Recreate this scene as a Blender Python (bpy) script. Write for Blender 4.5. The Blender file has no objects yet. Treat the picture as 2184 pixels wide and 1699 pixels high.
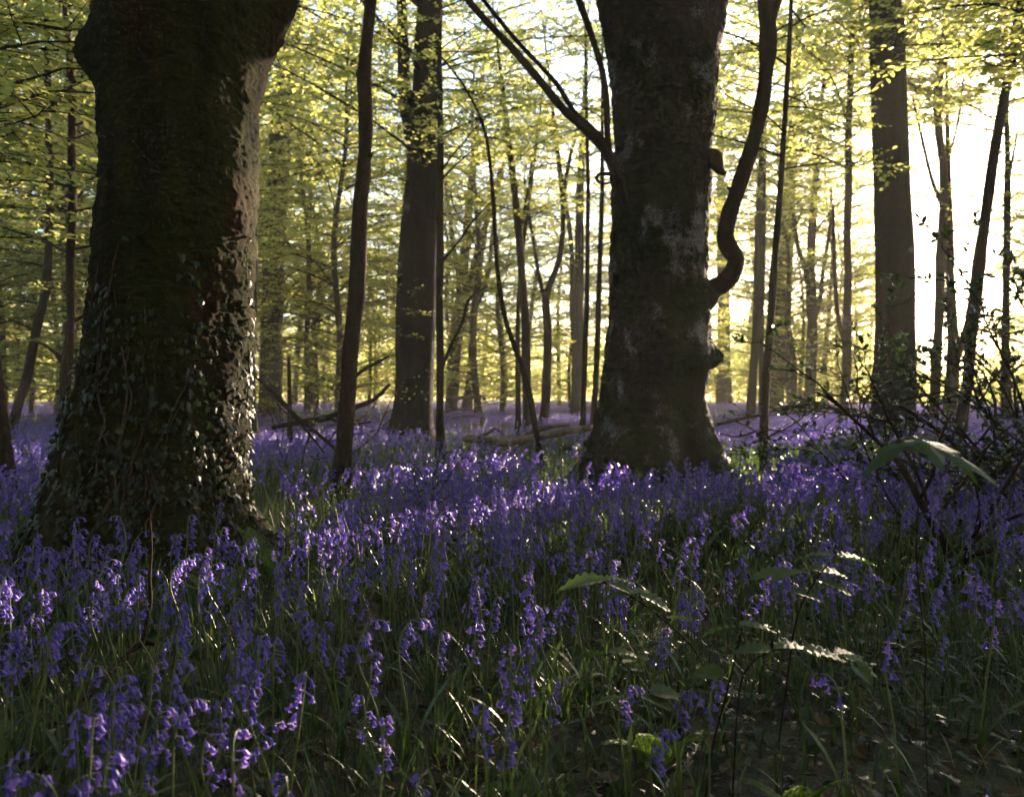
import bpy, math, random
import numpy as np
from mathutils import Vector

# ------------------------------------------------------------------ camera, sky, sun, exposure
S = bpy.context.scene
C = S.collection
R = math.radians
CAM_H = 0.95
FPX, CX, HY = 1891.0, 1092.0, 838.0            # the photograph read at 2184 x 1699: focal length, centre, horizon row

cam = bpy.data.cameras.new('camera')
cam_o = bpy.data.objects.new('camera', cam)
C.objects.link(cam_o)
cam.sensor_width = 36.0
cam.lens = 36.0 * FPX / 2184.0
cam.clip_start, cam.clip_end = 0.05, 2000.0
cam_o.location = (0, 0, CAM_H)
cam_o.rotation_euler = (R(90) - math.atan(11.5 / FPX), 0, 0)
cam.dof.use_dof = True
cam.dof.focus_distance = 3.0
cam.dof.aperture_fstop = 4.0
S.camera = cam_o

SUN_AZ, SUN_EL = 29.7, 9.5                      # to the right of the view axis; degrees
world = bpy.data.worlds.new('World')
S.world = world
world.use_nodes = True
wnt = world.node_tree
sky = wnt.nodes.new('ShaderNodeTexSky')
sky.sky_type = 'NISHITA'
sky.sun_disc = False
sky.sun_elevation = R(SUN_EL)
sky.sun_rotation = R(SUN_AZ)
sky.dust_density = 1.2
sky.air_density = 1.0
sky.ozone_density = 2.0
wnt.links.new(sky.outputs[0], wnt.nodes['Background'].inputs[0])
wnt.nodes['Background'].inputs[1].default_value = 0.05

sl = bpy.data.lights.new('sun', 'SUN')
sl.energy = 5.0
sl.angle = R(0.6)
sl.color = (1.0, 0.80, 0.57)
sun_o = bpy.data.objects.new('sun', sl)
C.objects.link(sun_o)
SUN_DIR = Vector((math.sin(R(SUN_AZ)) * math.cos(R(SUN_EL)), math.cos(R(SUN_AZ)) * math.cos(R(SUN_EL)), math.sin(R(SUN_EL))))
sun_o.rotation_euler = (-SUN_DIR).to_track_quat('-Z', 'Y').to_euler()
sun_o.location = (20, 35, 12)

S.view_settings.view_transform = 'Standard'
S.view_settings.look = 'None'
S.view_settings.gamma = 1.0
S.view_settings.exposure = 3.6
S.render.engine = 'CYCLES'
S.cycles.use_denoising = True
S.cycles.max_bounces = 9
S.cycles.diffuse_bounces = 7
S.cycles.glossy_bounces = 2
S.cycles.transmission_bounces = 7
S.cycles.volume_bounces = 0
S.cycles.sample_clamp_indirect = 6.0
S.cycles.caustics_reflective = False
S.cycles.caustics_refractive = False

HAZE_DENSITY = 0.0014
HAZE_ANISO = 0.12

# ------------------------------------------------------------------ small numeric helpers
def px(X, Y, d):
    return np.array([(X - CX) / FPX * d, d, CAM_H + (HY - Y) / FPX * d])

def hash3(ix, iy, iz, seed):
    h = (ix * 374761393 + iy * 668265263 + iz * 2147483647 + seed * 974711) & 0xffffffff
    h = ((h ^ (h >> 13)) * 1274126177) & 0xffffffff
    return ((h ^ (h >> 16)) & 0xffff) / 65535.0

def vnoise(p, scale=1.0, seed=0):
    p = np.asarray(p, dtype=float) * scale + 1000.0
    i = np.floor(p).astype(np.int64)
    f = p - i
    f = f * f * (3 - 2 * f)
    out = 0
    for dx in (0, 1):
        for dy in (0, 1):
            for dz in (0, 1):
                w = (f[..., 0] if dx else 1 - f[..., 0]) * (f[..., 1] if dy else 1 - f[..., 1]) * (f[..., 2] if dz else 1 - f[..., 2])
                out = out + w * hash3(i[..., 0] + dx, i[..., 1] + dy, i[..., 2] + dz, seed)
    return out * 2 - 1

def fnoise(p, scale=1.0, seed=0, octv=3):
    a, t, s = 1.0, 0.0, scale
    for k in range(octv):
        t = t + a * vnoise(p, s, seed + k * 17)
        a *= 0.5
        s *= 2.03
    return t

def unit(v):
    v = np.asarray(v, dtype=float)
    return v / np.maximum(np.linalg.norm(v, axis=-1, keepdims=True), 1e-9)

def smooth_path(pts, n):
    pts = np.asarray(pts, dtype=float)
    if len(pts) < 3:
        t = np.linspace(0, 1, n)[:, None]
        return pts[0] * (1 - t) + pts[-1] * t
    P = np.vstack([2 * pts[0] - pts[1], pts, 2 * pts[-1] - pts[-2]])
    seg = np.linalg.norm(np.diff(pts[:, :3], axis=0), axis=1)
    cum = np.concatenate([[0], np.cumsum(seg)])
    s = np.linspace(0, cum[-1], n)
    k = np.clip(np.searchsorted(cum, s, side='right') - 1, 0, len(pts) - 2)
    t = ((s - cum[k]) / np.maximum(seg[k], 1e-9))[:, None]
    p0, p1, p2, p3 = P[k], P[k + 1], P[k + 2], P[k + 3]
    return 0.5 * (2 * p1 + (p2 - p0) * t + (2 * p0 - 5 * p1 + 4 * p2 - p3) * t ** 2 + (3 * p1 - p0 - 3 * p2 + p3) * t ** 3)

class MB:
    """collects vertices and faces; build() links them as ONE mesh object"""
    def __init__(self):
        self.v, self.f, self.n = [], [], 0
    def add(self, v, faces, mat=0):
        v = np.asarray(v, dtype=np.float32)
        for f in (faces if isinstance(faces, list) else [faces]):
            f = np.asarray(f, dtype=np.int64)
            if len(f):
                self.f.append((f + self.n, mat))
        self.v.append(v)
        self.n += len(v)
        return self
    def merge(self, other, M=None, loc=(0, 0, 0)):
        for v in other.v:
            vv = v if M is None else v @ np.asarray(M, dtype=np.float32).T
            self.v.append((vv + np.asarray(loc, dtype=np.float32)).astype(np.float32))
        for f, m in other.f:
            self.f.append((f + self.n, m))
        self.n += other.n
    def mesh(self, name, mats, smooth=True):
        me = bpy.data.meshes.new(name)
        V = np.vstack(self.v).astype(np.float32)
        me.vertices.add(len(V))
        me.vertices.foreach_set('co', V.ravel())
        idx = np.concatenate([f.ravel() for f, m in self.f]).astype(np.int32)
        cnt = np.concatenate([np.full(len(f), f.shape[1], np.int32) for f, m in self.f])
        mi = np.concatenate([np.full(len(f), m, np.int32) for f, m in self.f])
        start = np.concatenate([[0], np.cumsum(cnt)[:-1]]).astype(np.int32)
        me.loops.add(len(idx))
        me.loops.foreach_set('vertex_index', idx)
        me.polygons.add(len(cnt))
        me.polygons.foreach_set('loop_start', start)
        me.polygons.foreach_set('loop_total', cnt)
        me.polygons.foreach_set('material_index', mi)
        me.polygons.foreach_set('use_smooth', np.full(len(cnt), smooth))
        for m in mats:
            me.materials.append(m)
        me.update(calc_edges=True)
        return me
    def build(self, name, mats, parent=None, loc=(0, 0, 0), smooth=True):
        o = bpy.data.objects.new(name, self.mesh(name, mats if isinstance(mats, (list, tuple)) else [mats], smooth))
        C.objects.link(o)
        o.location = loc
        if parent:
            o.parent = parent
        return o

def empty(name, loc=(0, 0, 0), rz=0.0, sc=1.0):
    o = bpy.data.objects.new(name, None)
    C.objects.link(o)
    o.empty_display_size = 0.1
    o.location = [float(a) for a in loc]
    o.rotation_euler = (0, 0, rz)
    o.scale = (sc, sc, sc)
    return o

def tag(o, label=None, cat=None, group=None, kind=None):
    if label: o['label'] = label
    if cat: o['category'] = cat
    if group: o['group'] = group
    if kind: o['kind'] = kind
    return o

def link_copy(src, parent=None):
    c = src.copy()
    C.objects.link(c)
    if parent:
        c.parent = parent
    return c

# ------------------------------------------------------------------ shapes
def tube(mb, path, rad, sides=10, n=None, mat=0, wob=0.0, seed=0, cap=True):
    """path: control points, rad: radius at each; smooth tapered tube"""
    path = np.asarray(path, dtype=float)
    rad = np.asarray(rad, dtype=float)
    n = n or max(4, 4 * len(path))
    q = smooth_path(np.hstack([path, rad[:, None]]), n)
    P, r = q[:, :3], np.maximum(q[:, 3], 1e-4)
    T = unit(np.gradient(P, axis=0))
    ref = np.array([0, 1.0, 0]) if abs(T[0][1]) < 0.8 else np.array([1.0, 0, 0])
    U = np.zeros_like(P)
    u = unit(ref - T[0] * np.dot(ref, T[0]))
    for i in range(n):
        u = unit(u - T[i] * np.dot(u, T[i]))
        U[i] = u
    W = np.cross(T, U)
    a = np.arange(sides) * 2 * np.pi / sides
    ring = U[:, None] * np.cos(a)[None, :, None] + W[:, None] * np.sin(a)[None, :, None]
    V = P[:, None] + ring * r[:, None, None]
    if wob:
        V = V + ring * (fnoise(V, 1.6 / max(r.max(), 0.02) * 0.35, seed) * wob * r[:, None])[..., None]
    V = V.reshape(-1, 3)
    i = np.arange(n - 1)[:, None] * sides
    j = np.arange(sides)[None]
    k = (j + 1) % sides
    F = np.stack([i + j, i + k, i + sides + k, i + sides + j], -1).reshape(-1, 4)
    mb.add(V, F, mat)
    if cap:
        base = mb.n - len(V)
        mb.f.append((np.array([np.arange(sides)[::-1] + base]), mat))
        mb.f.append((np.array([np.arange(sides) + base + (n - 1) * sides]), mat))
    return P, r

def sticks(mb, A, B, ra, rb, mat=0):
    """many straight three-sided tapered twigs"""
    A, B = np.asarray(A, float), np.asarray(B, float)
    N = len(A)
    if N == 0:
        return
    T = unit(B - A)
    ref = np.where(np.abs(T[:, 2:3]) > 0.9, np.array([[1.0, 0, 0]]), np.array([[0, 0, 1.0]]))
    U = unit(np.cross(T, ref))
    W = np.cross(T, U)
    ra = np.broadcast_to(ra, (N,))[:, None]
    rb = np.broadcast_to(rb, (N,))[:, None]
    vs = []
    for P, r in ((A, ra), (B, rb)):
        for k in range(3):
            an = k * 2 * np.pi / 3
            vs.append(P + (U * math.cos(an) + W * math.sin(an)) * r)
    V = np.stack(vs, 1).reshape(-1, 3)
    b = np.arange(N)[:, None] * 6
    F = np.concatenate([b + np.array([[0, 1, 4, 3]]), b + np.array([[1, 2, 5, 4]]), b + np.array([[2, 0, 3, 5]])])
    mb.add(V, F, mat)

def stamp(mb, sv, sf, P, D, N, size, mat=0, wide=None):
    """put a small shape (x along D, z along N) at every P"""
    P, D, N = np.asarray(P, float), unit(D), np.asarray(N, float)
    n = len(P)
    if n == 0:
        return
    Yv = unit(np.cross(N, D))
    Z = np.cross(D, Yv)
    sv = np.asarray(sv, float)
    size = np.broadcast_to(size, (n,))[:, None, None]
    w = 1.0 if wide is None else np.broadcast_to(wide, (n,))[:, None, None]
    V = P[:, None] + (D[:, None] * sv[None, :, 0:1] + Yv[:, None] * sv[None, :, 1:2] * w + Z[:, None] * sv[None, :, 2:3]) * size
    V = V.reshape(-1, 3)
    off = (np.arange(n) * len(sv))[:, None, None]
    fs = [(np.asarray(f)[None] + off).reshape(-1, np.asarray(f).shape[1]) for f in sf]
    mb.add(V, fs, mat)

LEAF_V = [(0, 0, 0), (0.30, 0.27, 0.06), (0.68, 0.25, 0.03), (1, 0, -0.08), (0.68, -0.25, 0.03), (0.30, -0.27, 0.06)]
LEAF_F = [[(0, 3, 2, 1), (0, 5, 4, 3)]]

def rot_z(a):
    c, s = math.cos(a), math.sin(a)
    return np.array([[c, -s, 0], [s, c, 0], [0, 0, 1.0]])

def fan_shape(outline, cup=0.0, center=(0.42, 0)):
    """flat lobed leaf: an outline fanned round its centre"""
    v = [(center[0], center[1], 0.0)]
    for (x, y) in outline:
        v.append((x, y, -cup * (abs(y) + max(0, x - 0.4) * 0.6)))
    n = len(outline)
    return v, [[(0, 1 + i, 1 + (i + 1) % n) for i in range(n)]]

IVY_V, IVY_F = fan_shape([(0.0, 0.0), (-0.10, 0.22), (0.08, 0.46), (0.32, 0.24), (0.58, 0.34), (0.72, 0.14), (1.0, 0.0),
                          (0.72, -0.14), (0.58, -0.34), (0.32, -0.24), (0.08, -0.46), (-0.10, -0.22)], 0.25)
HOLLY_V, HOLLY_F = fan_shape([(0, 0), (0.12, 0.17), (0.28, 0.16), (0.36, 0.27), (0.5, 0.17), (0.62, 0.25), (0.74, 0.12), (1, 0),
                              (0.74, -0.12), (0.62, -0.25), (0.5, -0.17), (0.36, -0.27), (0.28, -0.16), (0.12, -0.17)], -0.35)

# ------------------------------------------------------------------ materials
def new_mat(name):
    m = bpy.data.materials.new(name)
    m.use_nodes = True
    nt = m.node_tree
    nt.nodes.clear()
    out = nt.nodes.new('ShaderNodeOutputMaterial')
    return m, nt, out

def nd(nt, t, **kw):
    n = nt.nodes.new(t)
    for k, v in kw.items():
        setattr(n, k, v)
    return n

def ramp(nt, fac, stops):
    r = nt.nodes.new('ShaderNodeValToRGB')
    e = r.color_ramp.elements
    while len(e) < len(stops):
        e.new(0.5)
    for i, (p, c) in enumerate(stops):
        e[i].position = p
        e[i].color = (*c, 1) if len(c) == 3 else c
    nt.links.new(fac, r.inputs[0])
    return r.outputs[0]

def noise(nt, vec, scale, detail=4.0, rough=0.6):
    n = nt.nodes.new('ShaderNodeTexNoise')
    n.inputs['Scale'].default_value = scale
    n.inputs['Detail'].default_value = detail
    n.inputs['Roughness'].default_value = rough
    nt.links.new(vec, n.inputs['Vector'])
    return n.outputs[0]

def mapping(nt, vec, scale):
    m = nt.nodes.new('ShaderNodeMapping')
    m.inputs['Scale'].default_value = scale
    nt.links.new(vec, m.inputs['Vector'])
    return m.outputs[0]

def mixc(nt, fac, a, b):
    m = nt.nodes.new('ShaderNodeMix')
    m.data_type = 'RGBA'
    for s, v in ((m.inputs[0], fac), (m.inputs[6], a), (m.inputs[7], b)):
        if isinstance(v, (tuple, list)):
            s.default_value = (*v, 1)
        elif isinstance(v, (int, float)):
            s.default_value = v
        else:
            nt.links.new(v, s)
    return m.outputs[2]

def leaf_mat(name, stops, trans_gain=(2.6, 2.6, 1.6), trans=0.5, rough=0.5, spec=0.35, patch=0.0, veins=0.0):
    """thin leaf or petal: reflects, lets light through, slightly glossy; each island has its own tint"""
    m, nt, out = new_mat(name)
    L = nt.links.new
    geo = nd(nt, 'ShaderNodeNewGeometry')
    oi = nd(nt, 'ShaderNodeObjectInfo')
    add = nd(nt, 'ShaderNodeMath', operation='ADD')
    L(geo.outputs['Random Per Island'], add.inputs[0])
    L(oi.outputs['Random'], add.inputs[1])
    fr = nd(nt, 'ShaderNodeMath', operation='FRACT')
    L(add.outputs[0], fr.inputs[0])
    col = ramp(nt, fr.outputs[0], stops)
    tc = nd(nt, 'ShaderNodeTexCoord')
    if patch:
        nz = noise(nt, tc.outputs['Object'], patch, 2)
        hs = nd(nt, 'ShaderNodeHueSaturation')
        mr = nd(nt, 'ShaderNodeMapRange')
        mr.inputs[1].default_value, mr.inputs[2].default_value = 0.3, 0.7
        mr.inputs[3].default_value, mr.inputs[4].default_value = 0.7, 1.3
        L(nz, mr.inputs[0])
        L(mr.outputs[0], hs.inputs['Value'])
        L(col, hs.inputs['Color'])
        col = hs.outputs[0]
    tg = nd(nt, 'ShaderNodeMix', data_type='RGBA', blend_type='MULTIPLY')
    tg.inputs[0].default_value = 1.0
    L(col, tg.inputs[6])
    tg.inputs[7].default_value = (*trans_gain, 1)
    df = nd(nt, 'ShaderNodeBsdfPrincipled')
    L(col, df.inputs['Base Color'])
    df.inputs['Roughness'].default_value = rough
    df.inputs['Specular IOR Level'].default_value = spec
    tr = nd(nt, 'ShaderNodeBsdfTranslucent')
    L(tg.outputs[2], tr.inputs['Color'])
    if veins:
        nb = noise(nt, tc.outputs['Object'], veins, 3)
        bp = nd(nt, 'ShaderNodeBump')
        bp.inputs['Strength'].default_value = 0.4
        bp.inputs['Distance'].default_value = 0.004
        L(nb, bp.inputs['Height'])
        L(bp.outputs[0], df.inputs['Normal'])
    mx = nd(nt, 'ShaderNodeMixShader')
    mx.inputs[0].default_value = trans
    L(df.outputs[0], mx.inputs[1])
    L(tr.outputs[0], mx.inputs[2])
    L(mx.outputs[0], out.inputs['Surface'])
    return m

def bark_mat(name, dark, light, moss, moss_lo=0.45, moss_hi=0.6, lichen=0.0, grain=(6, 6, 24), bump=0.02, fine=60.0):
    m, nt, out = new_mat(name)
    L = nt.links.new
    tc = nd(nt, 'ShaderNodeTexCoord')
    oi = nd(nt, 'ShaderNodeObjectInfo')
    vec = nd(nt, 'ShaderNodeVectorMath', operation='ADD')
    L(tc.outputs['Object'], vec.inputs[0])
    L(oi.outputs['Random'], vec.inputs[1])
    v = vec.outputs[0]
    g = noise(nt, mapping(nt, v, grain), 1.0, 6, 0.65)
    base = ramp(nt, g, [(0.3, dark), (0.7, light)])
    f = noise(nt, v, fine, 4, 0.7)
    base = mixc(nt, 0.45, base, ramp(nt, f, [(0.3, tuple(c * 0.4 for c in dark)), (0.7, tuple(c * 1.3 for c in light))]))
    mm = noise(nt, mapping(nt, v, (1.6, 1.6, 0.9)), 1.0, 5, 0.62)
    mcol = ramp(nt, f, [(0.3, tuple(c * 0.45 for c in moss)), (0.75, moss)])
    mfac = ramp(nt, mm, [(moss_lo, (0, 0, 0)), (moss_hi, (1, 1, 1))])
    base = mixc(nt, mfac, base, mcol)
    vo = nd(nt, 'ShaderNodeTexVoronoi', feature='DISTANCE_TO_EDGE')
    vo.inputs['Scale'].default_value = 1.0
    dist = nd(nt, 'ShaderNodeMix', data_type='VECTOR')
    dist.inputs[0].default_value = 0.10
    nn = nt.nodes.new('ShaderNodeTexNoise')
    nn.inputs['Scale'].default_value = 9.0
    L(v, nn.inputs['Vector'])
    L(v, dist.inputs[4])
    L(nn.outputs[1], dist.inputs[5])
    L(mapping(nt, dist.outputs[1], (44, 44, 20)), vo.inputs['Vector'])
    crack = ramp(nt, vo.outputs[0], [(0.0, (0.72, 0.72, 0.72)), (0.15, (1, 1, 1))])
    stain = ramp(nt, noise(nt, mapping(nt, v, (5, 5, 0.7)), 1.0, 5, 0.65), [(0.35, (0.45, 0.45, 0.45)), (0.62, (1.15, 1.15, 1.15))])
    ov = nd(nt, 'ShaderNodeMapRange')
    ov.inputs[3].default_value, ov.inputs[4].default_value = 0.75, 1.3
    L(oi.outputs['Random'], ov.inputs[0])
    for mul in (crack, stain, ov.outputs[0]):
        mm2 = nd(nt, 'ShaderNodeMix', data_type='RGBA', blend_type='MULTIPLY')
        mm2.inputs[0].default_value = 1.0
        L(base, mm2.inputs[6])
        L(mul, mm2.inputs[7])
        base = mm2.outputs[2]
    if lichen:
        ln = noise(nt, mapping(nt, v, (2.6, 2.6, 2.0)), 1.0, 8, 0.70)
        lnf = nd(nt, 'ShaderNodeMath', operation='MULTIPLY_ADD')
        lnf.inputs[1].default_value = 0.35
        L(f, lnf.inputs[0])
        L(ln, lnf.inputs[2])
        lf = ramp(nt, lnf.outputs[0], [(0.85 - lichen, (0, 0, 0)), (0.95 - lichen, (1, 1, 1))])
        base = mixc(nt, lf, base, ramp(nt, f, [(0.35, (0.05, 0.045, 0.045)), (0.65, (0.24, 0.22, 0.225))]))
    p = nd(nt, 'ShaderNodeBsdfPrincipled')
    L(base, p.inputs['Base Color'])
    p.inputs['Roughness'].default_value = 0.92
    p.inputs['Specular IOR Level'].default_value = 0.04
    hm = nd(nt, 'ShaderNodeMath', operation='ADD')
    L(noise(nt, mapping(nt, v, (16, 16, 52)), 1.0, 7, 0.74), hm.inputs[0])
    gm_ = nd(nt, 'ShaderNodeMath', operation='MULTIPLY_ADD')
    gm_.inputs[1].default_value = 1.0
    L(g, gm_.inputs[0])
    L(f, gm_.inputs[2])
    L(gm_.outputs[0], hm.inputs[1])
    b = nd(nt, 'ShaderNodeBump')
    b.inputs['Strength'].default_value = 0.65
    b.inputs['Distance'].default_value = bump
    L(hm.outputs[0], b.inputs['Height'])
    L(b.outputs[0], p.inputs['Normal'])
    L(p.outputs[0], out.inputs['Surface'])
    return m

M = {}
M['bark_left'] = bark_mat('mossy_dark_bark', (0.011, 0.006, 0.0025), (0.046, 0.022, 0.008), (0.036, 0.037, 0.007), 0.36, 0.50, 0.0, (9, 9, 16), 0.035, 75)
M['bark_right'] = bark_mat('mossy_beech_bark', (0.007, 0.005, 0.0035), (0.032, 0.022, 0.016), (0.018, 0.026, 0.004), 0.42, 0.50, 0.115, (8, 8, 13), 0.03, 70)
M['bark_beech'] = bark_mat('grey_beech_bark', (0.010, 0.008, 0.006), (0.040, 0.032, 0.024), (0.026, 0.028, 0.007), 0.50, 0.70, 0.04, (7, 7, 12), 0.02, 50)
M['bark_slim'] = bark_mat('slim_hazel_bark', (0.018, 0.012, 0.008), (0.065, 0.045, 0.032), (0.034, 0.034, 0.012), 0.58, 0.75, 0.05, (14, 14, 34), 0.012, 90)
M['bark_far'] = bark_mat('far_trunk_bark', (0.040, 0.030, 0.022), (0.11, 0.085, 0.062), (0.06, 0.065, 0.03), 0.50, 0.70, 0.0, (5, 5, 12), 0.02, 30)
M['twig'] = bark_mat('dark_twig_bark', (0.016, 0.011, 0.008), (0.05, 0.036, 0.026), (0.03, 0.03, 0.012), 0.6, 0.8, 0.0, (12, 12, 12), 0.004, 120)
M['dead'] = bark_mat('weathered_dead_wood', (0.09, 0.065, 0.045), (0.26, 0.20, 0.15), (0.06, 0.06, 0.02), 0.62, 0.8, 0.0, (4, 30, 30), 0.012, 80)
M['beech_leaf'] = leaf_mat('young_beech_leaf', [(0.0, (0.085, 0.105, 0.028)), (0.5, (0.120, 0.132, 0.036)), (1.0, (0.165, 0.162, 0.048))], (4.35, 4.15, 4.2), 0.64, 0.5, 0.25)
M['ivy'] = leaf_mat('ivy_leaf', [(0.0, (0.005, 0.010, 0.004)), (0.7, (0.011, 0.019, 0.008)), (1.0, (0.030, 0.038, 0.015))], (2.0, 2.6, 1.0), 0.12, 0.52, 0.22, 0, 60)
M['holly'] = leaf_mat('holly_leaf', [(0.0, (0.012, 0.022, 0.010)), (1.0, (0.03, 0.045, 0.018))], (2.0, 2.4, 1.0), 0.10, 0.22, 0.8)
M['bramble'] = leaf_mat('bramble_leaf', [(0.0, (0.038, 0.060, 0.024)), (1.0, (0.062, 0.085, 0.036))], (1.7, 2.0, 1.0), 0.3, 0.55, 0.3, 0, 120)
M['syca'] = leaf_mat('sycamore_leaf', [(0.0, (0.022, 0.045, 0.016)), (1.0, (0.04, 0.065, 0.022))], (1.8, 2.0, 1.0), 0.16, 0.65, 0.1, 0, 70)
M['fern'] = leaf_mat('fern_frond', [(0.0, (0.06, 0.09, 0.02)), (1.0, (0.10, 0.14, 0.03))], (2.2, 2.4, 1.2), 0.45, 0.5, 0.3)
M['blade'] = leaf_mat('strap_leaf', [(0.0, (0.016, 0.032, 0.010)), (0.6, (0.030, 0.052, 0.014)), (1.0, (0.06, 0.078, 0.026))], (2.2, 2.3, 1.3), 0.28, 0.42, 0.35)
M['stem'] = leaf_mat('flower_stem', [(0.0, (0.07, 0.10, 0.03)), (1.0, (0.14, 0.16, 0.06))], (1.5, 1.5, 1.2), 0.25, 0.45, 0.4)
M['bell'] = leaf_mat('bluebell_petal', [(0.0, (0.080, 0.066, 0.39)), (0.5, (0.124, 0.096, 0.47)), (1.0, (0.24, 0.168, 0.59))], (1.8, 1.52, 1.25), 0.48, 0.45, 0.35)
M['litter'] = leaf_mat('dead_leaf', [(0.0, (0.025, 0.014, 0.008)), (0.6, (0.06, 0.036, 0.018)), (1.0, (0.12, 0.08, 0.045))], (1.3, 1.1, 0.8), 0.2, 0.6, 0.3)

def ground_mat():
    m, nt, out = new_mat('woodland_soil')
    L = nt.links.new
    tc = nd(nt, 'ShaderNodeTexCoord')
    v = tc.outputs['Object']
    a = noise(nt, v, 9.0, 6, 0.7)
    b = noise(nt, v, 0.9, 4, 0.6)
    base = ramp(nt, a, [(0.3, (0.010, 0.008, 0.005)), (0.7, (0.045, 0.032, 0.018))])
    green = ramp(nt, a, [(0.3, (0.010, 0.016, 0.005)), (0.7, (0.035, 0.052, 0.014))])
    base = mixc(nt, ramp(nt, b, [(0.40, (0, 0, 0)), (0.58, (1, 1, 1))]), base, green)
    p = nd(nt, 'ShaderNodeBsdfPrincipled')
    L(base, p.inputs['Base Color'])
    p.inputs['Roughness'].default_value = 0.95
    bp = nd(nt, 'ShaderNodeBump')
    bp.inputs['Strength'].default_value = 1.0
    bp.inputs['Distance'].default_value = 0.03
    L(a, bp.inputs['Height'])
    L(bp.outputs[0], p.inputs['Normal'])
    L(p.outputs[0], out.inputs['Surface'])
    return m
M['ground'] = ground_mat()

# ------------------------------------------------------------------ ground
def ground_z(x, y):
    p = np.stack([np.asarray(x, float), np.asarray(y, float), np.zeros_like(np.asarray(x, float))], -1)
    return 0.05 * vnoise(p, 0.55, 3) + 0.10 * vnoise(p, 0.13, 5)

def build_ground():
    def axis(lo, hi, fine, n):
        t = np.linspace(-1, 1, n)
        return np.sign(t) * (np.abs(t) ** 2.2) * hi
    xs = axis(-110, 110, 0, 161)
    ys = 6 + axis(-110, 110, 0, 161)
    X, Y = np.meshgrid(xs, ys)
    Z = ground_z(X, Y) - 0.01
    V = np.stack([X, Y, Z], -1).reshape(-1, 3)
    n = 161
    i = np.arange(n - 1)[:, None] * n + np.arange(n - 1)[None]
    F = np.stack([i, i + 1, i + n + 1, i + n], -1).reshape(-1, 4)
    mb = MB()
    mb.add(V, F)
    tag(mb.build('ground', M['ground']), 'dark woodland floor under the bluebells', 'ground', kind='structure')
build_ground()

# ------------------------------------------------------------------ boughs: flat layered sprays of young beech leaves
def make_bough(seed, L, leaf=0.085, step=0.055, twig_gap=0.22, wood_r=0.018, tilt=20):
    rng = np.random.default_rng(seed)
    mb = MB()
    e0 = R(tilt + rng.uniform(-8, 12))
    s = np.linspace(0, 1, 7)
    el = e0 * (1 - 1.25 * s)
    dx = np.cumsum(np.concatenate([[0], np.cos(el[:-1]) * L / 6]))
    dz = np.cumsum(np.concatenate([[0], np.sin(el[:-1]) * L / 6]))
    dy = np.cumsum(rng.normal(0, 0.05 * L, 7)) * s
    path = np.stack([dx, dy, dz], -1)
    tube(mb, path, wood_r * (1 - 0.8 * s), 5, 10, 0)
    q = smooth_path(path, 60)
    A, B, ra = [], [], []
    LP, LD = [], []
    t = 0.14 + rng.uniform(0, 0.05)
    side = 1
    while t < 1.0:
        k = min(58, int(t * 59))
        o = q[k]
        T = unit(q[k + 1] - q[k])
        lat = unit(np.cross([0, 0, 1.0], T)) * side
        ln = L * (0.34 * (1 - t * 0.62)) * rng.uniform(0.6, 1.25)
        an = R(rng.uniform(35, 62))
        d = unit(T * math.cos(an) + lat * math.sin(an) + np.array([0, 0, rng.normal(0.02, 0.16)]))
        nseg = max(2, int(ln / 0.2))
        p = o.copy()
        for g in range(nseg):
            dd = unit(d + np.array([0, 0, -0.10 * g / nseg]) + rng.normal(0, 0.10, 3) * [1, 1, 0.5])
            p2 = p + dd * ln / nseg
            A.append(p); B.append(p2); ra.append(0.30 * wood_r * (1 - g / nseg) + 0.0015)
            m = max(1, int(ln / nseg / step))
            for i in range(m):
                f = (i + rng.uniform(0.1, 0.9)) / m
                pos = p + (p2 - p) * f
                sd = 1 if (i + g) % 2 else -1
                la = unit(np.cross([0, 0, 1.0], dd)) * sd
                LP.append(pos); LD.append(unit(dd * rng.uniform(0.4, 1.0) + la * rng.uniform(0.5, 1.1) + [0, 0, rng.normal(-0.12, 0.22)]))
            if rng.random() < 0.55:
                la = unit(np.cross([0, 0, 1.0], dd)) * (1 if rng.random() < 0.5 else -1)
                d3 = unit(dd + la * rng.uniform(0.6, 1.2) + [0, 0, rng.normal(0, 0.12)])
                l3 = rng.uniform(0.12, 0.30) * min(1, L / 2.0)
                A.append(p2); B.append(p2 + d3 * l3); ra.append(0.002)
                m3 = max(2, int(l3 / step))
                for i in range(m3):
                    sd = 1 if i % 2 else -1
                    l4 = unit(np.cross([0, 0, 1.0], d3)) * sd
                    LP.append(p2 + d3 * l3 * (i + 0.5) / m3); LD.append(unit(d3 * 0.7 + l4 * 0.8 + [0, 0, rng.normal(-0.1, 0.22)]))
            p, d = p2, dd
        LP.append(p); LD.append(d)
        t += twig_gap / L * rng.uniform(0.6, 1.4)
        side = -side
    ra = np.array(ra)
    sticks(mb, A, B, ra, ra * 0.55, 0)
    n = len(LP)
    N = unit(np.array([0, 0, 1.0]) + rng.normal(0, 0.32, (n, 3)))
    stamp(mb, LEAF_V, LEAF_F, LP, LD, N, leaf * rng.uniform(0.45, 1.3, n), 1, rng.uniform(0.9, 1.25, n))
    return mb

BOUGH = {
    's': [make_bough(10 + i, 1.1, 0.062, 0.042, 0.15, 0.010, 12) for i in range(6)],
    'm': [make_bough(30 + i, 2.2, 0.072, 0.037, 0.15, 0.016, 16) for i in range(6)],
    'l': [make_bough(50 + i, 3.6, 0.088, 0.045, 0.18, 0.026, 22) for i in range(6)],
    'h': [make_bough(70 + i, 5.0, 0.180, 0.090, 0.32, 0.050, 26) for i in range(5)],
}

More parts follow.
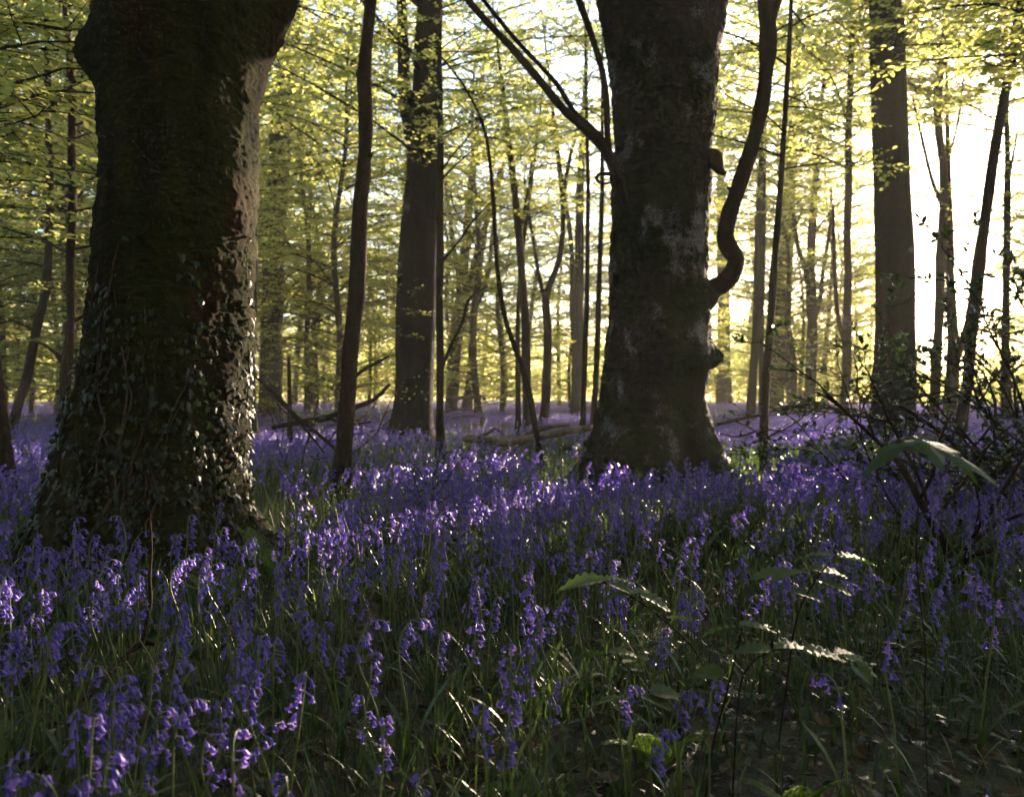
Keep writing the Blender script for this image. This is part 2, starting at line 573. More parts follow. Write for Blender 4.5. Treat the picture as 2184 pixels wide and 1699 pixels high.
def crown_on(mb, path, rng, spec):
    """spec: list of (size, z_low, z_high, count, azimuth range or None, scale)"""
    path = np.asarray(path)
    z = path[:, 2]
    for size, z0, z1, cnt, az, sc in spec:
        for i in range(cnt):
            h = z0 + (z1 - z0) * (i + rng.uniform(0, 1)) / cnt
            k = int(np.argmin(np.abs(z - h)))
            a = rng.uniform(0, 2 * np.pi) if az is None else R(rng.uniform(*az))
            s = sc * rng.uniform(0.75, 1.2)
            b = BOUGH[size][rng.integers(len(BOUGH[size]))]
            Mx = rot_z(a) @ np.diag([s, s * rng.choice([-1, 1]), s])
            o = path[k].copy()
            o[2] = h
            if b.n:
                mb.merge(b, Mx, o)

# ------------------------------------------------------------------ trees drawn from the photograph
def trunk_path(pts, d, top, rng=None):
    """pts: (X, Y, width) in picture units from foot to top -> world path and radius, extended to the ground and up to height top"""
    P = [px(X, Y, d) for X, Y, w in pts]
    r = [w / FPX * d / 2 for X, Y, w in pts]
    foot = P[0].copy()
    foot[2] = -0.12
    P = [foot] + P
    r = [r[0] * 1.35] + r
    if P[-1][2] < top:
        dr = P[-1] - P[-2]
        dr = dr / max(dr[2], 0.2)
        dr[:2] = np.clip(dr[:2], -0.12, 0.12)
        h0 = P[-1][2]
        for f in (0.35, 0.7, 1.0):
            P.append(P[-1] * 0 + P[len(pts)] + dr * (top - h0) * f)
            r.append(r[len(pts)] * (1 - 0.8 * f))
    return np.array(P), np.array(r)

def traced_tree(name, label, cat, pts, d, top, bark, crown, limbs=(), sides=10, wob=0.10, seed=1, group=None):
    rng = np.random.default_rng(seed)
    P, r = trunk_path(pts, d, top)
    base = P[0].copy()
    base[2] = 0
    root = tag(empty(name, base), label, cat, group)
    mb = MB()
    Q, q = tube(mb, P - base, r, sides, max(12, int(top * 5)), 0, wob, seed)
    mb.build('trunk', M[bark], root)
    for li, lp in enumerate(limbs):
        lm = MB()
        LPp = np.array([px(X, Y, d + dd) for X, Y, w, dd in lp]) - base
        lr = np.array([w / FPX * d / 2 for X, Y, w, dd in lp])
        tube(lm, LPp, lr, 8, None, 0, wob, seed + li + 5)
        lm.build('limb', M[bark], root)
    if crown:
        cm = MB()
        crown_on(cm, Q, rng, crown)
        cm.build('crown', [M['twig'], M['beech_leaf']], root, smooth=False)
    return root, Q, base

def edge_trunk(pl, d, flare_seed, depth=1.0, lobes=5, lob=0.10, bumps=(), sides=280, rings=520, off=0.0):
    """big trunk from its two outlines: pl = (Y, left X, right X)"""
    ys = np.array([a[0] for a in pl], float)
    l = np.array([a[1] for a in pl], float)
    r = np.array([a[2] for a in pl], float)
    z = CAM_H + (HY - ys) / FPX * d
    cx = ((l + r) / 2 - CX) / FPX * d
    rr = (r - l) / 2 / FPX * d
    q = smooth_path(np.stack([cx, np.zeros_like(cx), z, rr], -1), rings)
    th = np.arange(sides) * 2 * np.pi / sides
    rng = np.random.default_rng(flare_seed)
    low = np.clip(1 - (q[:, 2] - 0.0) / 1.0, 0, 1) ** 1.5
    ph = rng.uniform(0, 6.28)
    lobe = np.cos(th * lobes + ph) * 0.6 + np.cos(th * (lobes * 2 + 1) + ph * 2) * 0.25
    edge = 1 - np.abs(np.cos(th)) ** 4
    k = 1 + lob * low[:, None] * lobe[None] * edge[None] + 0.02 * lobe[None]
    x = q[:, 0:1] + np.cos(th)[None] * q[:, 3:4] * k
    y = np.sin(th)[None] * q[:, 3:4] * k * depth
    V = np.stack([x, y, np.repeat(q[:, 2:3], sides, 1)], -1)
    nrm = np.stack([np.cos(th), np.sin(th), 0 * th], -1)[None].repeat(rings, 0)
    V = V + nrm * (0.022 * fnoise(V, 2.3, flare_seed, 3) + 0.010 * fnoise(V * [1, 1, 1.8], 11, flare_seed + 9, 3) + 0.006 * fnoise(V * [1, 1, 1.6], 38, flare_seed + 19, 2))[..., None]
    for (X, Y, side, rad, amt) in bumps:      # knots and hollows: place on the visible face
        c = px(X, Y, d) - np.array([0, d, 0])
        kk = int(np.argmin(np.abs(q[:, 2] - c[2])))
        c[1] = -math.sqrt(max(0.0, q[kk, 3] ** 2 - (c[0] - q[kk, 0]) ** 2))
        g = np.exp(-(np.linalg.norm((V - c) * np.array([1, 1, side]), axis=-1) / rad) ** 2)
        V = V + nrm * (g * amt)[..., None]
    V = V.reshape(-1, 3)
    i = np.arange(rings - 1)[:, None] * sides
    j = np.arange(sides)[None]
    kx = (j + 1) % sides
    F = np.stack([i + j, i + sides + j, i + sides + kx, i + kx], -1).reshape(-1, 4)
    mb = MB()
    mb.add(V, F)
    return mb, q, d

# --- the big beech on the left
pl_left = [(-420, 190, 690), (-260, 215, 680), (-120, 228, 660), (0, 234, 628), (60, 224, 603), (110, 217, 580), (150, 214, 566), (220, 216, 550), (300, 219, 545), (400, 220, 541),
           (500, 214, 536), (600, 206, 531), (700, 193, 528), (800, 179, 526), (870, 164, 522), (950, 143, 516), (1020, 124, 514), (1080, 107, 522), (1120, 88, 546), (1160, 66, 578), (1200, 40, 618), (1260, 5, 665)]
D_LEFT = 5.0
root_l = tag(empty('beech_tree', (0, D_LEFT, 0)), 'massive dark mossy beech clothed in ivy at its foot, thick limb leaving top right', 'tree')
mbl, q_left, _ = edge_trunk(pl_left, D_LEFT, 21, 1.0, 5, 0.20, bumps=[(222, 130, 1, 0.14, 0.10), (205, 120, 1, 0.07, 0.06), (330, 700, 0.6, 0.12, 0.02), (560, 90, 1, 0.12, -0.02)])
mbl.build('trunk', M['bark_left'], root_l)
limb = MB()
tube(limb, [(-1.62, 0, 3.5), (-1.42, 0.0, 4.3), (-0.9, 0.1, 5.5), (0.2, 0.2, 7.0), (1.2, 0.4, 9.5)], [0.36, 0.38, 0.33, 0.24, 0.10], 14, 40, 0, 0.08, 3)
tube(limb, [(-1.85, 0, 3.5), (-1.98, 0.1, 4.6), (-2.2, 0.2, 7.0), (-2.4, 0.6, 11), (-2.2, 0.8, 15)], [0.40, 0.42, 0.36, 0.26, 0.08], 14, 40, 0, 0.08, 4)
limb_o = limb.build('limb', M['bark_left'], root_l)
cm = MB()
crown_on(cm, np.array([(-1.9, 0.2, z) for z in np.linspace(5, 15, 30)]), np.random.default_rng(5), [('h', 5.5, 15, 34, None, 1.0)])
crown_on(cm, np.array([(0.4, 0.2, z) for z in np.linspace(6, 10, 30)]), np.random.default_rng(6), [('h', 6, 10, 12, None, 0.8)])
cm.build('crown', [M['twig'], M['beech_leaf']], root_l, smooth=False)

# --- the big beech right of the middle
pl_right = [(-330, 1225, 1580), (-200, 1246, 1562), (-90, 1262, 1552), (0, 1272, 1545), (60, 1284, 1540), (130, 1296, 1530), (200, 1304, 1526), (260, 1308, 1522), (320, 1309, 1516), (380, 1308, 1512), (450, 1306, 1511), (520, 1303, 1508), (600, 1300, 1507),
            (680, 1297, 1510), (730, 1293, 1514), (765, 1291, 1520), (800, 1288, 1508), (840, 1284, 1500), (890, 1277, 1512), (930, 1264, 1523), (960, 1252, 1534), (990, 1234, 1548), (1020, 1212, 1568), (1060, 1184, 1596)]
D_RIGHT = 9.0
root_r = tag(empty('beech_tree', (0, D_RIGHT, 0)), 'thick mossy beech with pale lichen patches and a crooked side limb curving upward', 'tree')
mbr, q_right, _ = edge_trunk(pl_right, D_RIGHT, 44, 1.0, 4, 0.28, bumps=[(1490, 215, 0.8, 0.16, 0.07), (1425, 545, 1, 0.10, 0.05), (1522, 762, 0.8, 0.10, 0.10), (1505, 835, 0.45, 0.09, -0.20), (1480, 800, 0.5, 0.13, 0.05), (1455, 930, 0.3, 0.08, -0.12), (1310, 375, 1, 0.10, 0.05), (1380, 960, 0.4, 0.15, 0.05)])
mbr.build('trunk', M['bark_right'], root_r)
def limb_px(parent, base, d, pts, mat, sides=10, wob=0.08, seed=1, name='limb'):
    m = MB()
    tube(m, np.array([px(X, Y, d + dd) for X, Y, w, dd in pts]) - np.asarray(base), np.array([w / FPX * d / 2 for X, Y, w, dd in pts]), sides, len(pts) * 7, 0, wob, seed)
    return m.build(name, M[mat], parent)
BR = (0, D_RIGHT, 0)
limb_px(root_r, BR, D_RIGHT, [(1462, 668, 74, 0.1), (1500, 634, 60, 0), (1522, 614, 44, 0), (1542, 604, 37, -0.05), (1563, 582, 33, -0.05), (1571, 553, 32, 0), (1555, 528, 33, 0), (1545, 505, 32, 0.0), (1553, 465, 31, 0), (1570, 415, 30, 0), (1592, 350, 31, 0), (1612, 280, 31, 0), (1628, 200, 31, 0),
                              (1634, 130, 32, 0), (1637, 60, 33, 0), (1628, -20, 28, 0), (1612, -120, 24, 0), (1600, -300, 18, 0.3), (1580, -600, 10, .6)], 'bark_slim', 14, 0.22, 7)
limb_px(root_r, BR, D_RIGHT, [(1566, 470, 16, 0), (1552, 462, 11, -0.02), (1541, 452, 5, -0.04)], 'bark_slim', 8, 0.1, 21, 'branch_stub')
limb_px(root_r, BR, D_RIGHT, [(1572, 412, 16, 0), (1556, 404, 9, -0.02), (1549, 398, 3, -0.03)], 'bark_slim', 8, 0.1, 22, 'branch_stub')
limb_px(root_r, BR, D_RIGHT, [(1553, 512, 16, 0), (1538, 506, 9, -0.02), (1530, 503, 4, -0.03)], 'bark_slim', 8, 0.1, 23, 'branch_stub')
limb_px(root_r, BR, D_RIGHT, [(1636, 75, 20, 0), (1650, 30, 17, 0), (1668, -30, 16, 0), (1690, -120, 14, 0.2), (1730, -300, 8, .5)], 'bark_slim', 10, 0.08, 8)
limb_px(root_r, BR, D_RIGHT, [(1340, 440, 26, -0.2), (1309, 362, 22, -0.4), (1289, 320, 20, -0.45), (1243, 272, 18, -0.5), (1199, 232, 17, -0.55), (1150, 172, 16, -0.6), (1088, 100, 15, -0.7), (1040, 50, 14, -0.8), (990, -6, 13, -0.9), (900, -110, 9, -1.1), (800, -200, 4, -1.3)], 'twig', 9, 0.10, 9)
limb_px(root_r, BR, D_RIGHT, [(1312, 345, 13, -0.4), (1280, 293, 12, -0.45), (1225, 240, 11, -0.5), (1190, 185, 10, -0.5), (1150, 140, 9, -0.5), (1099, 86, 9, -0.6), (1030, 2, 8, -0.7), (950, -90, 4, -0.9)], 'twig', 8, 0.12, 10)
limb_px(root_r, BR, D_RIGHT, [(1312, 350, 14, -0.4), (1297, 310, 13, -0.45), (1292, 200, 13, -0.4), (1275, 120, 13, -0.4), (1255, 60, 14, -0.4), (1232, -6, 15, -0.4), (1200, -120, 10, -0.6), (1150, -300, 6, -0.8)], 'twig', 8, 0.08, 11)
limb_px(root_r, BR, D_RIGHT, [(1500, 345, 40, -0.15), (1518, 338, 38, -0.2), (1527, 348, 30, -0.25), (1535, 364, 20, -0.3), (1547, 373, 10, -0.32)], 'bark_slim', 12, 0.15, 12, 'branch_stub')
limb_px(root_r, BR, D_RIGHT, [(1300, 372, 9, -0.4), (1280, 372, 7, -0.5), (1272, 382, 7, -0.55), (1284, 392, 6, -0.55), (1306, 390, 5, -0.45)], 'twig', 6, 0.1, 13, 'branch_stub')
upper = MB()
tube(upper, [(1.50, 0, 5.3), (1.5, 0, 7), (1.4, 0.3, 11), (1.6, 0.2, 16)], [0.5, 0.5, 0.36, 0.08], 14, 40, 0, 0.06, 4)
upper.build('limb', M['bark_right'], root_r)
cm = MB()
crown_on(cm, np.array([(1.5, 0.1, z) for z in np.linspace(5, 16, 30)]), np.random.default_rng(15), [('h', 7, 16, 36, None, 1.0)])
cm.build('crown', [M['twig'], M['beech_leaf']], root_r, smooth=False)

T = traced_tree
# --- the other trunks one can tell apart, left to right
T('young_tree', 'dark leaning trunk cut by the left edge of the picture beside the bluebells', 'tree', [(18, 1025, 34), (8, 930, 28), (-2, 850, 26), (-14, 740, 24)], 7.6, 7.0, 'bark_slim', [('s', 1.6, 3, 4, (150, 210), 1), ('m', 3.2, 7, 10, None, 0.9)], seed=101)
T('young_tree', 'slender trunk leaning right, second from the left edge of the picture', 'tree', [(22, 930, 22), (40, 860, 20), (58, 802, 20), (76, 712, 19), (97, 622, 18), (104, 540, 17), (108, 432, 16), (106, 324, 15), (104, 200, 14)], 15.8, 9.0, 'bark_slim', [('m', 2.0, 9, 22, None, 1.0)], seed=102)
T('young_tree', 'dark crooked young trunk with one low fork, just left of the ivy-clad beech', 'tree', [(136, 975, 24), (137, 880, 23), (141, 784, 24), (152, 700, 19), (151, 610, 18), (151, 540, 18), (156, 440, 18), (154, 324, 17), (157, 240, 17), (152, 144, 16), (149, 83, 12), (140, 20, 10)], 10.5, 6.5, 'bark_slim',
  [('s', 2.0, 4, 5, (100, 260), 1.2), ('m', 2.6, 6.5, 16, None, 1.0)], limbs=[[(139, 780, 15, 0), (122, 757, 10, 0), (96, 736, 6, 0.1), (70, 725, 4, 0.2)], [(152, 180, 10, 0), (180, 165, 8, -.1), (215, 150, 6, -.2)],
  [(150, 175, 10, 0), (120, 220, 9, -.1), (70, 265, 8, -.2), (0, 292, 7, -.3), (-60, 300, 5, -.4)], [(153, 690, 9, 0), (180, 672, 7, 0), (205, 655, 4, 0)]], seed=103)
T('ivy_tree', 'narrow ivy-footed trunk half hidden behind the right side of the ivy-clad beech', 'tree', [(537, 945, 40), (533, 880, 30), (534, 760, 26), (538, 600, 22), (540, 450, 20), (546, 250, 18)], 14.5, 11.0, 'bark_beech', [('m', 4.5, 11, 14, None, 1.0)], seed=104)
T('dead_sapling', 'short dead sapling standing among twiggy scrub left of the slim mottled trunk', 'sapling', [(619, 950, 12), (618, 880, 11), (617, 800, 9), (616, 760, 5)], 12.5, 1.3, 'bark_slim', None, sides=7, seed=105)
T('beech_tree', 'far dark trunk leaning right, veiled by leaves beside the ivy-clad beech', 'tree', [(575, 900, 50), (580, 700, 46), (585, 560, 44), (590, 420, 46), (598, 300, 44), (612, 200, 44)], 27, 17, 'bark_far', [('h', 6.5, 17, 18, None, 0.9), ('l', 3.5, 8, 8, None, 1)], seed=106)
T('slim_tree', 'slim mottled knotty trunk between the ivy-clad beech and the stout mid beech', 'tree', [(727, 1025, 48), (733, 960, 38), (739, 880, 36), (744, 800, 36), (750, 720, 37), (761, 620, 34), (765, 520, 33), (770, 430, 33), (776, 370, 34), (779, 330, 31), (781, 260, 30), (777, 165, 32), (781, 110, 26), (789, 40, 26), (793, -20, 24)], 7.6, 7.2, 'bark_slim',
  [('m', 4.4, 7.2, 10, None, 1.0)], limbs=[[(785, 340, 14, 0), (792, 331, 7, -.05), (797, 325, 4, -.06)], [(772, 168, 16, 0), (765, 160, 12, -.02), (764, 152, 6, -.02)], [(738, 830, 12, 0), (760, 800, 9, .1), (800, 775, 8, .2), (830, 760, 5, .3)]], sides=16, wob=0.16, seed=107)
T('beech_tree', 'stout dark mid beech with a low leafy sprig, left of the thin black trunk', 'tree', [(876, 935, 118), (878, 900, 96), (882, 850, 86), (885, 760, 86), (888, 650, 85), (893, 540, 82), (899, 430, 78), (904, 330, 72), (907, 260, 68), (912, 180, 60), (915, 60, 56), (920, -60, 52)], 15.4, 17, 'bark_beech',
  [('s', 1.5, 3.0, 5, (235, 290), 0.9), ('m', 4.4, 8.0, 16, None, 1.0), ('l', 4.8, 9.5, 18, None, 1.0), ('h', 7.5, 17, 22, None, 1.0)], limbs=[[(893, 290, 60, 0), (878, 250, 44, 0), (868, 215, 34, 0), (862, 170, 28, .2), (860, 60, 24, .4), (850, -80, 16, .6)]], sides=28, wob=0.07, seed=108)
T('young_tree', 'thin straight black trunk close to the stout mid beech', 'tree', [(939, 948, 22), (938, 880, 17), (939, 760, 17), (937, 640, 16), (939, 540, 16), (938, 430, 15), (940, 320, 14), (939, 220, 12)], 13.0, 8.5, 'twig', [('m', 4.0, 8.5, 16, None, 0.9)],
  limbs=[[(941, 790, 8, 0), (960, 740, 7, .1), (985, 690, 7, .2), (1000, 640, 6, .3), (1040, 610, 4, .5)], [(941, 560, 7, 0), (975, 520, 5, .2), (1010, 470, 4, .4), (1060, 420, 3, .7)], [(939, 470, 6, 0), (905, 450, 4, -.1), (860, 390, 3, -.2)], [(940, 385, 6, 0), (975, 350, 4, .2), (1010, 320, 3, .3)]], seed=109)
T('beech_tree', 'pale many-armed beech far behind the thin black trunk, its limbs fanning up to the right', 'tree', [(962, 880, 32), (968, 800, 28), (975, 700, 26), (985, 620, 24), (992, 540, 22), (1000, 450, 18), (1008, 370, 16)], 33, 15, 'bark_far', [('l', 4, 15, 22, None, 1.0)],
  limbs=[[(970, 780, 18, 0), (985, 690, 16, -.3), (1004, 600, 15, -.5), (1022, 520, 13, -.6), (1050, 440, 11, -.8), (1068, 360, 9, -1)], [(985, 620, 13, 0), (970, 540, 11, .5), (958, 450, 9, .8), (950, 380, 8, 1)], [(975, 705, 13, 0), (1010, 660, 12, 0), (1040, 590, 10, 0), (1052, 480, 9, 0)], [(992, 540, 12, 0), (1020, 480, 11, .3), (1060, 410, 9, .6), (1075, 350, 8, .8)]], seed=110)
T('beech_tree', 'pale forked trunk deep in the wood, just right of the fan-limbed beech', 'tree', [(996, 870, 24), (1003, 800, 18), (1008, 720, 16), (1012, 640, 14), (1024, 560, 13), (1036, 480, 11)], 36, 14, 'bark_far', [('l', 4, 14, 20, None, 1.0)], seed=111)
T('young_tree', 'straight brown trunk of a close pair in the middle, bowed slightly left at the top', 'tree', [(1125, 915, 24), (1124, 860, 20), (1122, 780, 20), (1121, 690, 19), (1114, 600, 18), (1108, 520, 17), (1101, 440, 16), (1093, 370, 15), (1086, 310, 13)], 19.0, 9.5, 'bark_slim', [('m', 4.5, 9.5, 16, None, 1.0)], limbs=[[(1112, 480, 9, 0), (1128, 400, 7, .3), (1135, 330, 5, .5)]], seed=112)
T('young_tree', 'darker thin trunk of a close pair in the middle, left of its brown partner', 'tree', [(1105, 915, 15), (1105, 840, 12), (1104, 740, 11), (1106, 640, 10), (1112, 560, 9), (1122, 470, 8), (1135, 380, 7)], 20.0, 8.5, 'twig', [('m', 4.5, 8.5, 12, None, 0.9)], seed=113)
T('bowed_sapling', 'bowed leafless sapling sweeping down across the fallen log', 'sapling', [(1153, 975, 17), (1144, 925, 14), (1132, 850, 13), (1118, 800, 13), (1098, 740, 12), (1080, 690, 11), (1066, 620, 10), (1058, 540, 9), (1054, 450, 9), (1047, 370, 8), (1037, 290, 7), (1015, 230, 6), (980, 170, 5), (930, 110, 4)], 10.4, 4.6, 'bark_slim', [('s', 3.8, 5.0, 6, None, 1.0)], sides=9, seed=114)
T('forked_tree', 'trunk forking into a narrow Y between the bowed sapling and the thick lichened beech', 'tree', [(1160, 910, 26), (1164, 850, 21), (1167, 780, 20), (1168, 700, 19), (1164, 640, 18), (1175, 600, 14), (1192, 555, 13), (1200, 490, 12), (1200, 420, 12), (1192, 350, 11)], 21.0, 10, 'bark_slim', [('m', 5, 10, 18, None, 1.0)],
  limbs=[[(1164, 645, 12, 0), (1150, 590, 9, .2), (1140, 530, 8, .3), (1128, 450, 7, .5), (1118, 380, 5, .6)], [(1200, 430, 9, 0), (1215, 340, 8, .2), (1235, 260, 6, .4)]], seed=115)
T('ivy_tree', 'greenish ivy-covered double trunk just left of the thick lichened beech', 'tree', [(1228, 895, 30), (1230, 840, 26), (1232, 740, 24), (1234, 640, 22), (1236, 540, 20), (1236, 440, 18), (1240, 350, 16)], 27.0, 13, 'bark_far', [('l', 5, 13, 16, None, 1.0)], limbs=[[(1228, 740, 14, 0), (1220, 660, 12, -.2), (1221, 580, 11, -.2), (1214, 480, 10, -.1), (1200, 400, 8, 0)]], seed=116)
T('young_tree', 'thin upright trunk in front of the greenish double trunk', 'tree', [(1242, 925, 14), (1245, 850, 12), (1248, 740, 12), (1252, 620, 11), (1253, 500, 10), (1254, 400, 9), (1252, 300, 8)], 17.0, 9, 'twig', [('m', 4.5, 9, 14, None, 0.9)], seed=117)
T('young_tree', 'thin trunk nearly touching the left edge of the thick lichened beech', 'tree', [(1265, 925, 17), (1269, 840, 14), (1274, 740, 13), (1277, 620, 12), (1281, 500, 11), (1284, 400, 10), (1284, 280, 8)], 17.5, 9, 'bark_slim', [('m', 4.8, 9, 12, None, 0.9)], seed=118)
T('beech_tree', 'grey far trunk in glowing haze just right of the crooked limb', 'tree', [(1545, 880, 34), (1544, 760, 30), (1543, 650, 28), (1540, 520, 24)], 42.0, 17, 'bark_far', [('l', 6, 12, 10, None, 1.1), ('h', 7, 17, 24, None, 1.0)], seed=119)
T('young_tree', 'thin dark trunk leaning right, standing nearest right of the thick lichened beech', 'tree', [(1627, 980, 22), (1630, 900, 19), (1634, 800, 17), (1642, 700, 16), (1648, 600, 15), (1656, 500, 14), (1664, 400, 13), (1670, 300, 12), (1676, 200, 11), (1682, 100, 10), (1686, 0, 9), (1690, -80, 8)], 10.4, 7.0, 'bark_slim', [('m', 3.4, 7.0, 18, None, 1.0)], limbs=[[(1684, 60, 5, 0), (1730, 35, 4, .2), (1790, 20, 3, .4)]], seed=120)
T('young_tree', 'bent trunk of a slanting pair right of the crooked limb', 'tree', [(1600, 905, 22), (1605, 820, 19), (1611, 720, 17), (1615, 620, 16), (1616, 520, 15), (1619, 420, 14), (1622, 340, 12)], 22.0, 10, 'bark_slim', [('m', 4.8, 10, 18, None, 1.0), ('l', 5.4, 10, 14, None, 1.0)], seed=121)
T('young_tree', 'thinner trunk of a slanting pair, close behind its bent partner', 'tree', [(1624, 880, 14), (1624, 780, 12), (1623, 680, 12), (1626, 580, 11), (1628, 480, 10)], 24.0, 9, 'bark_slim', [('m', 4.8, 9, 12, None, 1.0)], seed=122)
T('beech_tree', 'broad pale trunk leaning right, rim-lit, behind the slanting pair', 'tree', [(1648, 885, 48), (1656, 800, 42), (1664, 700, 40), (1670, 600, 38), (1676, 500, 34)], 32.0, 16, 'bark_far', [('l', 6, 12, 14, None, 1.1), ('h', 8, 16, 24, None, 1.0)], seed=123)
T('forked_tree', 'brown trunk dividing into arms at mid height, half way to the stout right trunk', 'tree', [(1722, 895, 36), (1726, 850, 27), (1730, 780, 24), (1732, 700, 23), (1730, 640, 22), (1729, 560, 18), (1732, 480, 16), (1738, 400, 14)], 27.0, 12, 'bark_slim', [('l', 5.5, 12, 26, None, 1.0)],
  limbs=[[(1733, 690, 12, 0), (1748, 640, 11, .2), (1756, 570, 9, .4), (1770, 480, 8, .6), (1772, 400, 7, .8)], [(1730, 640, 12, 0), (1715, 570, 11, -.2), (1700, 520, 9, -.4), (1690, 440, 8, -.6)]], seed=124)
T('young_tree', 'slim straight trunk a little left of the stout right trunk', 'tree', [(1797, 915, 22), (1801, 850, 20), (1806, 780, 19), (1806, 700, 18), (1808, 600, 17), (1806, 500, 16), (1809, 400, 16), (1808, 300, 15), (1811, 200, 13), (1815, 90, 11), (1816, 0, 9)], 19.5, 11, 'bark_slim', [('m', 5.5, 11, 18, None, 1.0), ('l', 5.8, 11, 16, None, 1.0)],
  limbs=[[(1806, 740, 12, 0), (1790, 690, 11, .2), (1782, 620, 10, .3), (1778, 520, 9, .4), (1776, 440, 7, .6)]], seed=125)
T('beech_tree', 'stout dark upright trunk at right, standing left of the blazing gap', 'tree', [(1902, 940, 112), (1904, 900, 94), (1907, 840, 86), (1908, 760, 84), (1909, 660, 83), (1908, 560, 80), (1903, 440, 78), (1899, 330, 76), (1894, 200, 74), (1890, 80, 72), (1888, -40, 70), (1886, -160, 66)], 16.3, 18, 'bark_beech', [('m', 6.0, 9, 12, None, 1.0), ('l', 6.5, 10, 12, None, 1.0), ('h', 8.5, 18, 20, None, 1.0)], sides=28, wob=0.05, seed=126)
T('young_tree', 'slightly wavy trunk silhouetted against the left side of the blazing gap', 'tree', [(1990, 915, 24), (1994, 850, 21), (1999, 740, 20), (2004, 640, 20), (2004, 568, 20), (2010, 468, 19), (2010, 360, 17), (2000, 280, 16), (1998, 216, 16), (2004, 160, 15), (2011, 108, 15), (2014, 40, 14), (2017, -40, 12)], 19.7, 11, 'bark_slim', [('m', 7.0, 11.5, 24, None, 1.0), ('s', 3.8, 6.6, 9, None, 1.2), ('l', 7.0, 11.5, 22, None, 0.9)],
  limbs=[[(2008, 440, 10, 0), (1985, 380, 8, .2), (1968, 310, 7, .3), (1945, 210, 5, .4)], [(2010, 380, 8, 0), (2030, 310, 6, .2), (2045, 240, 5, .3), (2052, 170, 4, .3)]], seed=127)
T('forked_tree', 'trunk splitting into two upright stems inside the blazing gap', 'tree', [(2024, 915, 32), (2028, 850, 30), (2032, 785, 28), (2034, 740, 28), (2030, 690, 22), (2026, 600, 20), (2024, 520, 18), (2022, 420, 14)], 21.0, 9.5, 'bark_slim', [('m', 7.5, 11.5, 24, None, 1.0), ('s', 3.8, 6.6, 9, None, 1.2), ('l', 7.5, 11.5, 22, None, 0.9)],
  limbs=[[(2038, 770, 18, 0), (2050, 735, 18, 0), (2064, 690, 17, 0), (2074, 620, 16, 0), (2082, 550, 15, 0), (2096, 470, 13, 0), (2110, 380, 10, .1)]], seed=128)
T('young_tree', 'long trunk leaning right across the blazing gap', 'tree', [(2045, 940, 34), (2054, 880, 26), (2064, 810, 24), (2070, 740, 23), (2077, 680, 23), (2088, 580, 23), (2098, 480, 22), (2109, 400, 22), (2120, 320, 21), (2133, 245, 20), (2146, 180, 20), (2156, 120, 20), (2166, 60, 19), (2176, 0, 18), (2190, -80, 16)], 13.9, 9, 'bark_slim', [('m', 6.6, 11.5, 24, None, 1.0), ('s', 3.8, 6.6, 9, None, 1.2), ('l', 6.6, 11.5, 22, None, 0.9)], seed=129)
T('young_tree', 'thin upright trunk on the right side of the blazing gap', 'tree', [(2146, 915, 24), (2147, 840, 20), (2144, 740, 18), (2145, 640, 16), (2146, 540, 15), (2147, 440, 14), (2147, 330, 12), (2145, 250, 10)], 20.0, 9, 'bark_slim', [('m', 6.6, 11.5, 24, None, 1.0), ('s', 3.8, 6.6, 9, None, 1.2), ('l', 6.6, 11.5, 22, None, 0.9)], limbs=[[(2146, 400, 8, 0), (2158, 340, 6, .2), (2168, 280, 4, .3)]], seed=130)

T('beech_sapling', 'near beech sapling whose leafy twigs hang into the upper left corner', 'tree', [(-330, 980, 30), (-320, 700, 26), (-330, 300, 24), (-330, 0, 20)], 6.0, 5.5, 'bark_slim', [('s', 1.8, 3.6, 20, (-40, 40), 1.1), ('m', 2.2, 5.0, 26, (-50, 60), 0.95), ('m', 2.6, 5.5, 6, None, 0.9)], seed=131)
T('beech_sapling', 'near beech sapling whose dark leafy twigs hang into the upper right corner', 'tree', [(2480, 980, 30), (2470, 700, 26), (2480, 300, 24), (2470, 0, 20)], 8.0, 6.5, 'bark_slim', [('s', 3.3, 4.8, 14, (140, 220), 1.2), ('m', 3.3, 5.2, 22, (130, 230), 1.0), ('m', 3.6, 6.5, 6, None, 0.9)], seed=132)
# ------------------------------------------------------------------ trees of the wood behind (copies share their meshes)
def filler_proto(kind, seed):
    rng = np.random.default_rng(seed)
    root = empty('beech_sapling' if kind == 'u' else 'tall_beech')
    if kind == 'u':
        H = rng.uniform(8, 11)
        r0 = rng.uniform(0.06, 0.11)
        spec = [('s', 0.3, 2.0, 14, None, 1.2), ('m', 0.5, H * 0.7, 30, None, 1.15), ('l', 2.2, H, 26, None, 0.95)]
    else:
        H = rng.uniform(14.5, 16.5)
        r0 = rng.uniform(0.12, 0.22)
        spec = [('h', 4.0, H, 34, None, 1.0), ('l', 2.2, 6, 6, None, 1.0)]
    pts = [(0, 0, -0.15)]
    for f in (0.03, 0.2, 0.4, 0.6, 0.8, 1.0):
        pts.append((rng.normal(0, 0.03 * H * f), rng.normal(0, 0.03 * H * f), H * f))
    mb = MB()
    Q, q = tube(mb, pts, r0 * np.array([1.5, 1.1, 0.95, 0.8, 0.6, 0.35, 0.08]), 9, 30, 0, 0.10, seed)
    mb.build('trunk', M['bark_far'], root)
    cm = MB()
    crown_on(cm, Q, rng, spec)
    cm.build('crown', [M['twig'], M['beech_leaf']], root, smooth=False)
    return root

